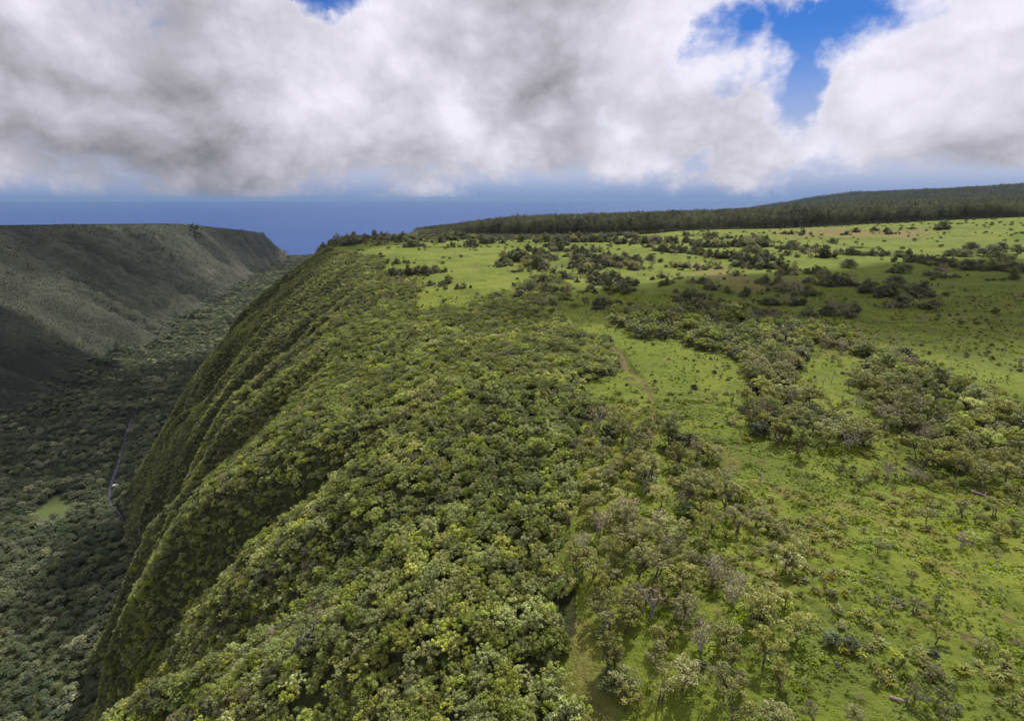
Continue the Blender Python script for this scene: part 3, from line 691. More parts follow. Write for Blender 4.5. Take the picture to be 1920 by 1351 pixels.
ok = (s > 95) & (p[:, 2] > floorZ(y) + 9) & inview(x, y, p[:, 2], 200); p = p[ok]
scatter('wall_growth', ['cliff', 'shrub', 'bush'], p, np.random.default_rng(16).uniform(0.45, 0.95, len(p)), 0.2, 13)
# low growth between the cliff trees
x, y = jgrid(-330, 70, 25, 420, 1.8, 21)
ok = inpoly(x, y, CLIFF_POLY) & (np.hypot(x, y) < 330) & (line_dist(x, y, PATH2) > 1.6); x, y = x[ok], y[ok]; p = stack(x, y)
p = p[inview(x, y, p[:, 2], 160) & (p[:, 2] > floorZ(y) + 14)]
scatter('undergrowth', ['bush', 'cliff', 'fern'], p, np.random.default_rng(22).uniform(0.42, 0.85, len(p)), 0.15, 2)
# valley floor forest
xa, ya = jgrid(-1250, -180, 150, 1700, 7.0, 31); xb, yb = jgrid(-2000, -500, 1700, 4600, 11.0, 32)
x = np.concatenate([xa, xb]); y = np.concatenate([ya, yb]); base = np.concatenate([np.full(len(xa), 0.84), np.full(len(xb), 1.15)])
p = stack(x, y); sf = (x - rimF(y)) / np.maximum(footF(y) - rimF(y), 60)
ok = (p[:, 2] < floorZ(y) + 22 + 10 * fbm(x / 60, y / 60, 161, 2)) & (sf > 0.90) & ((np.abs(x - streamX(y)) > 6.6 + 2.2 * fbm(x / 15, y / 15, 163, 2)) | (y < 535) | (y > 985)) & ~inpoly(x, y, MEAD) & inview(x, y, p[:, 2], 200)
p = p[ok]; b = base[ok] * np.random.default_rng(33).uniform(0.55, 1.15, len(p)) * (1 + 0.35 * fbm(p[:, 0] / 70, p[:, 1] / 70, 165, 2))
scatter('valley_forest', ['valley'], p, b, 0.05, 3)
# scrub over the far wall and its top
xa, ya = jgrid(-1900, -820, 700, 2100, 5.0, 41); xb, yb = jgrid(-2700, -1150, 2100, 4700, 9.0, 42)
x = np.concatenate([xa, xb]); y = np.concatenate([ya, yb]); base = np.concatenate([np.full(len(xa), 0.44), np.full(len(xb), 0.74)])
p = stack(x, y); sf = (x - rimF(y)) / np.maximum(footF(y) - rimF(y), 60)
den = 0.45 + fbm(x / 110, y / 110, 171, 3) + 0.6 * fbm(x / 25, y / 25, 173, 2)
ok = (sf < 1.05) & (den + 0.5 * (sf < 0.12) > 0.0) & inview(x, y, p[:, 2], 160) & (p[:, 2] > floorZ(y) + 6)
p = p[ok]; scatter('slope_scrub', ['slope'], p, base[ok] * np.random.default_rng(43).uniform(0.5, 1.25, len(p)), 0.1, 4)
# plantation: rows of tall trees behind the pasture, thinning into the distance
xa, ya = jgrid(-300, 1500, 860, 1130, 5.2, 51)
f = plant_front(xa); k = (ya > f + 5) & (ya < f + 75); xa, ya = xa[k], ya[k]
xb, yb = jgrid(-500, 3000, 930, 2700, 8.0, 52); k = yb > plant_front(xb) + 72; xb, yb = xb[k], yb[k]
xc, yc = jgrid(-700, 5600, 2700, 5800, 16.0, 53)
x = np.concatenate([xa, xb, xc]); y = np.concatenate([ya, yb, yc]); base = np.concatenate([np.full(len(xa), 0.82), np.full(len(xb), 0.80), np.full(len(xc), 0.92)])
p = stack(x, y, -0.5); ok = inview(x, y, p[:, 2], 120) & (p[:, 2] > 40)
west = x < -60 + 0.03 * y                                  # lower, broken wood towards the valley
s_ = base * np.random.default_rng(54).uniform(0.62, 1.18, len(x)) * (1 + 0.22 * fbm(x / 90, y / 90, 55, 3)) * np.where(x < 20, 0.62 + 0.38 * sstep(-260, 60, x), 1.0)
ok &= (rimN(y) - x) < 10
ppx_ = project(x, y, p[:, 2])[0]; ok &= ppx_ > 800 + 40 * fbm(x / 60, y / 60, 3, 2)
s_ = s_ * (0.55 + 0.45 * sstep(800, 960, ppx_))
scatter('plantation_forest', ['gum'], p[ok], s_[ok], 0.03, 5)
# dark scrub belt along the foot of the plantation and the rim
x, y = jgrid(-270, 260, 780, 905, 4.6, 61)
f = plant_front(x); t = 44 * (1 - sstep(60, 250, x))
ok = (y < f + 12) & (y > f - t + 9 * fbm(x / 30, y / 30, 175, 2)) & ((rimN(y) - x) < 20); x, y = x[ok], y[ok]; p = stack(x, y)
scatter('scrub_belt', ['shrub', 'dark'], p, np.random.default_rng(62).uniform(0.8, 1.5, len(p)), 0.08, 6)
# grove on the skyline of the far headland
r_ = np.random.default_rng(63); gp = gxy([(367, 427), (312, 424), (330, 424)])
x = np.concatenate([gp[0][0] + r_.normal(0, 18, 60), np.linspace(gp[1][0], gp[2][0], 14) + r_.normal(0, 5, 14)]); y = np.concatenate([gp[0][1] + r_.normal(0, 24, 60), np.linspace(gp[1][1], gp[2][1], 14) + r_.normal(0, 5, 14)])
scatter('headland_grove', ['valley'], stack(x, y), np.concatenate([r_.uniform(0.6, 0.85, 60), r_.uniform(0.4, 0.7, 14)]), 0.03, 14)
# pasture grass: short blades in tufts, denser near the lens
def pasture(x, y):
    wood, soil, dry, wall, far = covers(x, y)
    inmid = inpoly(x, y, MID_POLY) & ~inpoly(x, y, MID_GAP)
    cl = inpoly(x, y, CLIFF_POLY)
    return (~cl) & (soil < 0.3) & (rimN(y) - x < 5), inmid
xa, ya = jgrid(-10, 260, 30, 150, 0.50, 71); xb, yb = jgrid(-60, 420, 120, 330, 1.35, 72)
k = np.hypot(xa, ya) < 150; xa, ya = xa[k], ya[k]; k = np.hypot(xb, yb) >= 150; xb, yb = xb[k], yb[k]
x = np.concatenate([xa, xb]); y = np.concatenate([ya, yb]); base = np.concatenate([np.full(len(xa), 1.0), np.full(len(xb), 1.25)])
k = inview(x, y, 399 + 0 * x, 150); x, y, base = x[k], y[k], base[k]
okp, inm = pasture(x, y)
lump = fbm(x / 3.2, y / 3.2, 181, 3)
okp &= lump > -0.35
x, y, base, lump = x[okp], y[okp], base[okp], lump[okp]
r_ = np.random.default_rng(73)
keep = r_.random(len(x)) < np.clip(0.5 + lump, 0.25, 0.95) * np.where(base > 1.2, 0.6, 1.0)
x, y, base, lump = x[keep], y[keep], base[keep], lump[keep]
scatter('grass', ['tuft'], stack(x, y, -0.05), base * (0.7 + 0.9 * np.clip(lump, 0, 1)) * r_.uniform(0.7, 1.2, len(x)), 0.12, 7)
k = (fbm(x / 11, y / 9, 185, 3) > 0.12) & (r_.random(len(x)) < 0.18)
scatter('tussock_grass', ['tuss'], stack(x[k], y[k], -0.05), base[k] * r_.uniform(0.8, 1.6, k.sum()), 0.12, 8)
# weeds and rank clumps dotted over the farther pasture
x, y = jgrid(-220, 900, 190, 960, 3.6, 75); r_ = np.random.default_rng(76)
k = (rimN(y) - x < -8) & (y < plant_front(x) - 12) & (np.hypot(x, y) > 230) & (r_.random(len(x)) < np.clip(0.03 + 0.34 * fbm(x / 45, y / 28, 187, 3), 0.015, 0.4)); x, y = x[k], y[k]
k = ~inpoly(x, y, CLIFF_POLY) & inview(x, y, 398 + 0 * x, 80); x, y = x[k], y[k]
scatter('pasture_weeds', ['tuss', 'tuft', 'bush'], stack(x, y, -0.05), r_.uniform(0.45, 1.2, len(x)) * (0.7 + np.hypot(x, y) / 1200), 0.12, 15)
# knee-high scrub among the tussocks of the near slope
x, y = jgrid(0, 330, 32, 300, 2.6, 77); r_ = np.random.default_rng(78)
k = inview(x, y, 399 + 0 * x, 100) & (r_.random(len(x)) < np.clip(0.16 + 0.5 * fbm(x / 14, y / 14, 189, 3), 0.03, 0.6)) & (line_dist(x, y, WHEEL) > 2.2) & (line_dist(x, y, PATH2) > 1.8)
x, y = x[k], y[k]; k, _ = pasture(x, y); d_, _ = track_dist(x, y); k &= d_ > 2.0; x, y = x[k], y[k]
scatter('low_scrub', ['ohia', 'shrub', 'twig', 'cliff'], stack(x, y, -0.08), r_.uniform(0.13, 0.36, len(x)), 0.15, 16)
# ------------------------------------------------------------------ single trees and shrubs, traced on the ground
CROPS = {1: (900, 400, 5.647), 2: (1220, 400, 5.647), 3: (1540, 400, 5.0526), 4: (580, 400, 5.647), 5: (1480, 600, 4.3636), 6: (1500, 840, 4.571), 7: (1500, 1090, 4.571), 8: (1040, 780, 4.174)}
S1 = [(60,320,70),(120,310,80),(240,315,50),(215,290,60,'dark'),(440,300,100),(680,300,120),(770,390,90),(850,400,100),(740,360,70),(830,330,110),(900,310,110),(960,300,100),(1040,300,110),
 (1000,400,90),(1080,410,80),(1190,410,90),(1020,460,100),(1130,465,110),(1180,560,190),(1260,580,170),(1350,560,100),(1430,530,130),(1500,540,120),(1360,460,70),(1520,500,100),(1650,580,170),(1570,550,80),(1305,460,60),
 (520,400,80),(350,500,140),(440,500,140),(500,540,130),(600,460,110),(660,470,120),(820,490,80,'twig'),(720,470,80),(600,580,150),(670,600,120),(260,550,80),(210,570,40),(420,620,80,'twig'),(770,650,90),(890,690,110),
 (970,580,90),(1030,570,80),(1090,630,110),(1180,660,100),(1240,680,80),(1300,740,130),(1400,690,110),(1470,710,90),(1360,810,140),(1540,830,130),(1560,760,120),(1270,760,90),(1030,730,50),(1140,820,50),(1210,840,50),
 (660,760,140),(760,750,90),(540,830,120),(700,880,170),(800,860,110),(870,860,80),(420,920,150,'dark'),(660,1010,150,'dark'),(520,930,80),(1210,970,60),(1340,980,170),(1290,1020,80),(1470,1060,100),(1560,960,30),(1670,1030,110,'twig'),
 (1280,300,120),(1330,300,90),(1440,310,80),(1530,320,80),(1640,320,90),(1620,260,90,'tall'),(1740,320,80),(1870,300,100,'tall'),(1780,360,60),(1800,500,90),(1900,400,80),(1380,345,30)]
S2 = [(70,310,110,'tall'),(130,410,130),(230,410,90),(300,420,100),(350,420,80),(170,310,80),(260,315,70),(370,310,80),(440,340,80),(520,350,100),(600,360,100),(680,360,110,'tall'),(760,360,90),(810,350,90),(880,350,90),(960,350,90),(1060,340,120,'tall'),(1150,350,100),(1210,350,80),
 (1090,265,60),(600,255,80),(660,257,80),(360,240,50),(400,240,40),(755,275,35),(810,260,50),(1230,265,40),(960,260,40),(1415,215,45),(1490,215,50),(1315,215,30),(1610,220,60),(1480,375,110),(1540,385,70),(1370,365,40),(1640,385,80),(1740,400,100),(1840,465,140,'dark'),
 (1070,410,110),(1030,395,60),(1130,410,40),(1430,445,70),(1360,410,30),(460,430,90),(540,440,90),(620,445,90),(700,470,100),(790,470,100),(870,470,100),(950,495,90),(1020,560,130),(1100,570,130),(1200,580,150),(1070,480,150),(1220,500,130),(1360,580,110),(1320,570,80),(1420,645,150),(1500,600,60,'tall'),
 (1650,640,110,'wind'),(1740,640,110),(1880,760,180,'wind'),(1800,720,130),(220,570,70,'twig'),(300,560,60,'twig'),(400,575,80,'twig'),(650,570,90,'twig'),(720,590,70,'twig'),(510,600,70,'twig'),(170,750,80),(100,690,80,'twig'),(300,690,60,'twig'),(820,640,60,'twig'),(890,660,70,'twig'),
 (440,740,70),(540,740,80),(600,800,120,'twig'),(700,800,100,'twig'),(800,840,80),(1000,880,110),(1070,850,100,'twig'),(1210,740,120),(1340,760,120),(1430,800,120,'twig'),(1500,830,130,'twig'),(1600,860,120,'twig'),(1700,860,90,'twig'),(1430,960,160,'twig'),(1520,950,90,'twig'),
 (300,910,80),(380,900,120),(450,880,100),(520,980,160),(600,960,120),(710,1000,80,'tall'),(560,1080,200),(660,1040,120),(1150,1100,130),(1300,1100,160),(1640,1090,100,'twig'),(190,1060,70),(350,1080,100),(80,1080,150)]
S3 = [(105,285,55),(260,510,170,'wind'),(275,590,60,'twig'),(770,565,200,'wind'),(660,560,60),(235,205,45),(320,178,50),(495,160,40),(620,195,70),(850,150,30),(1140,150,100),(1210,105,30),
 (180,385,60),(270,395,90),(400,395,40),(470,400,80),(575,395,60),(630,400,60),(740,415,90),(820,410,80),(850,460,90),(950,465,100),(1050,470,100),(1140,490,100),(1230,500,90),(1390,530,200,'wind'),(1490,520,100),(1600,525,100),(1700,535,110),(1800,550,120),(1880,555,110),
 (1200,400,110,'wind'),(1260,390,120,'wind'),(1360,410,160,'wind'),(1420,340,150,'wind'),(1540,400,150,'wind'),(1620,360,150,'wind'),(1700,350,140,'wind'),(1680,440,160,'wind'),(1770,460,140,'wind'),(1850,360,130,'wind'),(1910,360,80,'wind'),
 (1530,550,40),(1820,630,120,'wind'),(450,740,140),(590,800,200,'wind'),(680,800,180),(800,790,220,'wind'),(920,790,180),(700,690,220,'wind'),(770,890,180,'dark'),(60,680,120),(140,690,140),(30,600,140,'wind'),(310,690,80,'twig'),(100,950,180,'twig'),(1140,600,120,'twig'),(940,1030,100,'twig')]
S4 = [(60,300,90),(150,290,90),(230,270,80),(300,250,110,'tall'),(360,260,90),(470,290,110),(390,340,120),(530,320,90),(600,290,90),(690,280,100),(780,280,90),(830,270,90,'tall'),(900,290,100),(960,300,80),(1000,280,90),(1080,355,100),(1130,350,90),(1180,300,60,'dark'),(1390,310,90),(1440,290,90),(1500,260,100,'tall'),(1560,280,90),(1620,270,90),(1690,350,110),(1750,350,60),(1820,310,80),
 (740,330,60),(800,320,25),(750,465,50,'dark'),(1050,530,40),(930,530,70),(880,680,110,'dark'),(960,660,100),(1050,650,110),(1140,640,110),(1230,640,110),(1320,630,110),(1370,620,50),(1440,620,60),(1470,740,100),(1280,760,70),(1380,780,50),(1570,795,60),(1640,790,70),(1440,800,60)]
S5 = [(255,250,70),(350,345,60),(400,375,80),(210,520,70,'twig'),(515,500,90,'twig'),(490,580,110),(560,700,130,'twig'),(600,870,50),(865,1050,70),(950,1020,130),(1110,1090,90),(735,480,110),(780,400,80),(1175,430,90,'tall'),(1890,380,110),(1600,290,50),(60,400,140),(120,300,110,'twig'),(300,230,150,'twig'),(420,270,150,'twig'),(590,280,140,'dark'),(550,140,110,'twig'),(1000,430,160,'twig'),(1100,470,120)]
S6 = [(350,250,110),(450,230,100),(500,360,140),(790,360,60),(740,260,210,'twig'),(960,270,190,'twig'),(1040,290,130,'twig'),(620,260,110),(1100,300,100),(1100,450,90),(1200,490,100),(1080,650,170),(1390,600,170),(1310,350,150),(1390,850,200,'twig'),(1700,800,220),(1560,340,200),(1760,390,120),(350,660,80),(670,900,170),(620,990,100),(1140,1040,150),(960,1180,120,'tall'),(25,1020,70),(180,1100,90),(1500,640,160),(1650,600,180),(1820,700,170),(1400,180,180),(1860,460,130)]
S7 = [(270,560,190,'dark'),(430,590,170,'dark'),(290,280,120),(365,400,100),(980,280,190),(1160,530,210),(1170,220,120),(1600,640,190),(1750,760,190),(1700,920,140),(1110,840,190),(980,1060,200),(1180,1040,190),(1260,1190,200),(60,960,110),(450,1190,220),(110,1190,190),(520,1010,90,'twig'),(1830,1060,110),(800,250,120),(1840,560,120,'twig')]
S8 = [(240,720,130),(1300,590,130),(1520,610,150),(1540,740,80),(1640,770,90),(410,240,130,'dark'),(300,300,90),(730,340,210),(1110,330,170),(1030,780,170,'dark'),(880,1110,170),(530,1110,90),(390,1040,130),(150,1000,80),(1360,640,60,'dark'),(1600,150,170,'dark'),(1820,1110,100,'dark'),(1260,520,120),(950,450,140),(580,560,130),(470,480,150),(380,640,120),(1400,830,150),(1560,960,160),(1180,760,140),(1290,400,120),(640,720,90),(700,900,110),(250,850,130),(440,900,140),(1000,900,150),(1100,830,120),(1680,870,120),(1330,1000,120),(1080,1130,130),(1210,1150,140),(1380,1140,120),(1700,1060,120)]
SNAGS = [(5,430,75,70,2),(5,680,270,140,0),(5,850,215,110,0),(5,815,330,115,1),(5,835,330,100,2),(5,1100,390,80,2),(5,1250,550,200,2),(5,270,550,100,1),(5,345,510,95,3),(5,510,400,60,1),(5,235,700,45,2),(5,775,1000,60,2),
 (6,1690,990,120,0),(8,690,610,190,1),(8,740,610,180,3),(8,770,600,150,1),(8,1605,520,110,3),(8,700,820,110,0),(8,560,1190,90,1),(8,890,690,70,3),(7,185,340,90,2),(7,1460,760,110,3),(3,200,1095,90,0),(3,1140,610,60,1),(4,1010,690,40,1),(6,1370,850,120,1)]
WORD = {'shrub': 'dark green', 'dark': 'blackish', 'twig': 'grey twiggy', 'tall': 'tall green', 'wind': 'wind-swept', 'ohia': 'olive'}
NOMW = {'shrub': 5.4, 'dark': 4.8, 'twig': 5.2, 'tall': 4.6, 'wind': 9.6, 'ohia': 4.9}
SRC = {'tall': 'ohia'}
PLACES = [  # pixel boxes of the photograph, first match wins: x0, y0, x1, y1, phrase
    (560, 0, 800, 470, 'on the rim against the sea'), (800, 0, 930, 470, 'in the dark belt ending the rim pasture'),
    (560, 470, 960, 545, 'in the hedge reaching into the rim pasture'), (880, 430, 965, 530, 'beside the big thicket of the rim pasture'),
    (900, 0, 1100, 480, 'in the thickets below the dark plantation end'), (900, 480, 1030, 520, 'in the oval thicket amid the middle pasture'), (900, 515, 1075, 600, 'at the pasture corner above the cliff forest'),
    (1075, 0, 1230, 462, 'in the row under the plantation'), (1060, 462, 1230, 512, 'in the curved thicket of the middle pasture'), (1060, 512, 1230, 560, 'in the thicket above the dirt track meadow'), (1060, 560, 1260, 600, 'at the head of the track meadow'),
    (1230, 0, 1450, 446, 'on open grass before the plantation'), (1220, 446, 1350, 466, 'in the upper hedge row of the pasture'), (1350, 446, 1460, 466, 'in the upper hedge row near its bushy end'), (1220, 466, 1400, 488, 'in the lower hedge row of the pasture'),
    (1400, 466, 1500, 520, 'at the thick end of the lower hedge'), (1450, 0, 1620, 446, 'on the brownish grass by the plantation edge'), (1620, 0, 1920, 432, 'on the pale slope by the plantation edge'), (1450, 446, 1560, 490, 'on the bright open pasture'),
    (1220, 488, 1300, 545, 'on the dull grass below the hedge rows'), (1300, 488, 1420, 545, 'around the brown patch of pasture'), (1420, 510, 1540, 575, 'on shaded pasture below the hedges'), (1240, 535, 1370, 610, 'in the thicket behind the scrub belt'), (1400, 570, 1540, 610, 'behind the scrub belt in cloud shade'),
    (1560, 430, 1720, 495, 'along the curving hedge of the far pasture'), (1720, 430, 1920, 495, 'in the wind-bent grove of the far pasture'), (1700, 480, 1920, 540, 'at the hedge below the wind-bent grove'), (1560, 480, 1720, 520, 'on the pasture above the great dark clump'),
    (1600, 520, 1760, 590, 'in the great dark clump in cloud shade'), (1500, 500, 1620, 560, 'in the grove beside the great dark clump'), (1500, 560, 1920, 620, 'alone in the cloud-shaded pasture'),
    (1480, 600, 1640, 680, 'atop the scrub belt'), (1640, 600, 1780, 720, 'by the bare snags over the scrub belt'), (1780, 600, 1920, 720, 'alone on the grass beyond the snags'), (1480, 680, 1640, 850, 'in the grassy gap of the scrub belt'), (1640, 680, 1760, 880, 'in the lower scrub belt'),
    (1500, 840, 1660, 925, 'on the grass below the scrub belt'), (1660, 840, 1760, 925, 'under the grey twiggy shrubs'), (1690, 900, 1830, 1000, 'along the worn wheel track'), (1760, 840, 1930, 1030, 'at the thick end of the scrub belt'),
    (1400, 960, 1640, 1110, 'above the dark shrub pair'), (1640, 1000, 1800, 1120, 'below the worn wheel track'), (1400, 1110, 1640, 1250, 'beside the dark shrub pair on the slope'), (1640, 1090, 1800, 1230, 'on the tussock slope with bare red soil'), (1800, 1090, 1960, 1310, 'beside the red soil scar'),
    (1640, 1230, 1820, 1400, 'in the low clump at the slope foot'), (1400, 1250, 1640, 1400, 'at the foot of the slope'),
    (1040, 780, 1200, 880, 'in the upper open scrub by the cliff forest'), (1200, 780, 1300, 880, 'in the upper open scrub below the track'), (1300, 780, 1450, 900, 'near the bare soil spots on the meadow'), (1040, 880, 1150, 1080, 'in the open scrub at the cliff forest edge'), (1150, 880, 1290, 980, 'about the grey dead tree in the open scrub'),
    (1290, 880, 1450, 960, 'at the meadow edge of the open scrub'), (1150, 980, 1290, 1080, 'in the lower open scrub'), (1290, 960, 1450, 1080, 'in the dense clump of the open scrub'), (1450, 900, 1500, 1100, 'at the outer edge of the open scrub')]
def ordinal(n):
    """0 -> first, 1 -> second ... in words"""
    n += 1; one = 'zeroth first second third fourth fifth sixth seventh eighth ninth tenth eleventh twelfth thirteenth fourteenth fifteenth sixteenth seventeenth eighteenth nineteenth'.split()
    car = 'x one two three four five six seven eight nine'.split(); ten = 'x x twenty thirty forty fifty sixty seventy eighty ninety'.split(); tth = 'x x twentieth thirtieth fortieth fiftieth sixtieth seventieth eightieth ninetieth'.split()
    h = '' if n < 100 else car[n // 100] + '-hundred-'; r = n % 100
    if r == 0: return h[:-1] + 'th'
    return h + (one[r] if r < 20 else tth[r // 10] if r % 10 == 0 else ten[r // 10] + '-' + one[r % 10])
def tiers(lst, per, text):
    """lst of (px, py, look, object): labelled by tiers from the lower edge of the photo, left to right in each"""
    lst = sorted(lst, key=lambda q: -q[1])
    for t in range(0, len(lst), per):
        for i, (px, py, look, e) in enumerate(sorted(lst[t:t + per], key=lambda q: q[0])):
            e['label'] = text % (look, ordinal(i), ordinal(t // per))
def place_of(px, py):
    for x0, y0, x1, y1, s in PLACES:
        if x0 <= px <= x1 and y0 <= py <= y1: return s
    return 'among the scrub'
def plant(kind, v, loc, rotz, scale, name, tilt=(0, 0)):
    VT, VC, _ = VAR[kind][v % len(VAR[kind])]
    e = bpy.data.objects.new(name, None); COL.objects.link(e); e.empty_display_size = 0.5
    e.location = loc; e.rotation_euler = (tilt[0], tilt[1], rotz); e.scale = scale
    for nm, src in (('trunk', VT), ('crown', VC)):
        if src is None: continue
        o = src.copy(); o.name = nm; COL.objects.link(o); o.parent = e
    return e
rt = np.random.default_rng(77)
items = []
for c, lst in ((1, S1), (2, S2), (3, S3), (4, S4), (5, S5), (6, S6), (7, S7), (8, S8)):
    x0, y0, k = CROPS[c]
    for it in lst:
        kind = it[3] if len(it) > 3 else ('shrub' if c < 5 else 'ohia')
        items.append([x0 + it[0] / k, y0 + it[1] / k, it[2] / k, kind])
pts, hit = ground([i[0] for i in items], [i[1] for i in items])
bad = ~hit | (pts[:, 1] > 930)
for _ in range(12):
    if not bad.any(): break
    ids = np.where(bad)[0]
    for i in ids: items[i][1] += 2.0
    q, h2 = ground([items[i][0] for i in ids], [items[i][1] for i in ids]); pts[ids] = q; bad[ids] = ~h2 | (q[:, 1] > 930)
zz = height(pts[:, 0], pts[:, 1])
made = []
for n_, (it, p, z) in enumerate(zip(items, pts, zz)):
    if bad[n_]: continue
    px, py, wpx, kind = it
    dep = project(p[0], p[1], z)[2]; W = wpx * dep / 1066.7; sc = W / NOMW[kind]
    src = SRC.get(kind, kind); hf = {'tall': 1.25 if py > 462 else 0.9, 'wind': 1.0, 'ohia': 1.0}.get(kind, 1.45 if py < 560 else 0.95)
    if kind == 'ohia': sc *= 1.05
    tree = kind in ('tall', 'wind', 'ohia')
    rz = rt.uniform(-.5, .5) if kind == 'wind' else rt.uniform(0, 6.28)
    e = plant(src, n_, (p[0], p[1], z), rz, (sc * rt.uniform(.93, 1.07), sc * rt.uniform(.93, 1.07), sc * hf * rt.uniform(.9, 1.1)), {'ohia': 'scrub_tree', 'wind': 'pasture_tree', 'tall': 'pasture_tree'}.get(kind, 'shrub'),
              (rt.normal(0, .05), 0.08 + rt.normal(0, .06) if kind != 'wind' else 0))
    e['category'] = 'tree' if tree else 'shrub'
    made.append((e, px, py, kind, place_of(px, py)))
hx = []
for m in made:
    if m[3] in ('shrub', 'twig', 'tall', 'dark') and m[2] < 600:
        lx, ly = m[0].location.x, m[0].location.y; w_ = m[0].scale.x * 5.0
        for k in range(11): hx.append((lx + rt.normal(0, .75) * w_, ly + rt.normal(0, .5) * w_, m[0].scale.x * rt.uniform(.3, .95)))
hx = np.array(hx); scatter('hedge_scrub', ['shrub', 'twig', 'shrub', 'ohia'], np.stack([hx[:, 0], hx[:, 1], height(hx[:, 0], hx[:, 1]) - 0.2], 1), hx[:, 2], 0.1, 10)
groups = {}
for m in made: groups.setdefault((m[4], m[3]), []).append(m)
for (pl, kind), lst in groups.items():
    lst.sort(key=lambda m: m[1]); noun = 'tree' if kind in ('tall', 'wind', 'ohia') else 'shrub'
    for i, m in enumerate(lst):
        pos_ = '' if len(lst) == 1 else (', leftmost' if i == 0 else ', rightmost' if i == len(lst) - 1 else ', %s from left' % ordinal(i))
        m[0]['label'] = '%s %s%s %s' % (WORD[kind], noun, pos_, pl)
        m[0]['group'] = 'trees and shrubs scattered over the pasture'
# bare trees
bi = [(CROPS[c][0] + a / CROPS[c][2], CROPS[c][1] + b / CROPS[c][2], h / CROPS[c][2], v) for c, a, b, h, v in SNAGS]
pts, hit = ground([i[0] for i in bi], [i[1] for i in bi]); zz = height(pts[:, 0], pts[:, 1]); bl = {}
for (px, py, hpx, v), p, z in zip(bi, pts, zz):
    dep = project(p[0], p[1], z)[2]; sc = hpx * dep / 1066.7 / 6.0 * 1.1
    o = VAR['snag'][v][0].copy(); o.name = 'bare_tree'; COL.objects.link(o); o.location = (p[0], p[1], z); o.scale = (sc, sc, sc)
    o.rotation_euler = (rt.normal(0, .05), rt.normal(0.05, .05), rt.uniform(-.6, .6)); o['category'] = 'dead tree'; o['group'] = 'bare dead trees'
    bl.setdefault(place_of(px, py), []).append((px, hpx * dep, v, o))
for pl, lst in bl.items():
    lst.sort(key=lambda q: q[0])
    for i, (px, hh, v, o) in enumerate(lst):
        look = ['leaning grey dead tree', 'spreading grey dead tree', 'thin bare pole-like snag', 'branched pale dead tree'][v]
        o['label'] = look + ('' if len(lst) == 1 else ', leftmost' if i == 0 else ', rightmost' if i == len(lst) - 1 else ', %s from left' % ordinal(i)) + ' ' + pl
# nearest trees of the cliff forest, each a tree of its own
ppx, ppy, _ = project(NEAR_CLIFF[:, 0], NEAR_CLIFF[:, 1], NEAR_CLIFF[:, 2] + 2.5)
cl_ = []
for i in range(len(NEAR_CLIFF)):
    s = NEAR_CLIFF_S[i]
    e = plant('cliff', i, tuple(NEAR_CLIFF[i]), rt.uniform(0, 6.28), (s * rt.uniform(.9, 1.1), s * rt.uniform(.9, 1.1), s * rt.uniform(.9, 1.1)), 'cliff_tree', (rt.normal(0, .1), rt.normal(0, .1)))
    e['category'] = 'tree'
    size = 'large' if s > 0.9 else 'small' if s < 0.68 else 'middling'
    cl_.append((ppx[i], ppy[i], size, e))
    e['group'] = 'front trees of the cliff forest'
tiers(cl_, 15, '%s green cliff tree, %s from left in the %s tier above the bottom edge')
# more scrub trees filling the belts
r2 = np.random.default_rng(88)
xa, ya = jgrid(20, 330, 95, 320, 3.5, 81); k = inpoly(xa, ya, MID_POLY) & ~inpoly(xa, ya, MID_GAP); xa, ya = xa[k], ya[k]
xb, yb = jgrid(-10, 120, 30, 130, 3.1, 82); k = inpoly(xb, yb, LOW_POLY) & (r2.random(len(xb)) < 0.74) & (line_dist(xb, yb, PATH2) > 2.5); xb, yb = xb[k], yb[k]
x = np.concatenate([xa, xb]); y = np.concatenate([ya, yb]); z = height(x, y)
have = np.array([tuple(m[0].location)[:2] for m in made])
dmin = np.sqrt(((x[:, None] - have[None, :, 0]) ** 2 + (y[:, None] - have[None, :, 1]) ** 2).min(1))
k = (dmin > 1.8) & inview(x, y, z, 150); x, y, z = x[k], y[k], z[k]
sz = np.where(np.arange(len(x)) < 0, 1, r2.uniform(0.78, 1.4, len(x))) * np.where(np.hypot(x, y) < 120, 0.85, 1.0); d = np.hypot(x, y) / sz
vis = inview(x, y, z, -8); nown = max(0, 296 - sum(1 for m in made if m[3] == 'ohia'))
o_ = np.argsort(np.where(vis, d, 1e9)); own, rest = o_[:nown], o_[nown:]
qx, qy, _ = project(x, y, z); fl_ = []
for i in own:
    kd = 'twig' if r2.random() < 0.13 else 'ohia'
    e = plant(kd, int(i), (x[i], y[i], z[i]), r2.uniform(0, 6.28), (sz[i] * r2.uniform(.9, 1.1), sz[i] * r2.uniform(.9, 1.1), sz[i] * r2.uniform(.85, 1.2)), 'scrub_tree', (r2.normal(0, .06), r2.normal(.05, .06)))
    size = 'large' if sz[i] > 1.05 else 'small' if sz[i] < 0.8 else 'middling'
    e['category'] = 'tree'; e['group'] = 'scrub trees of the open belts'
    fl_.append((qx[i], qy[i], size + (' grey' if kd == 'twig' else ' olive'), e))
tiers(fl_, 12, '%s scrub tree, %s from left in the %s scrub tier from the bottom')
scatter('scrub', ['ohia', 'shrub', 'cliff'], np.stack([x, y, z], 1)[rest], sz[rest], 0.08, 9)
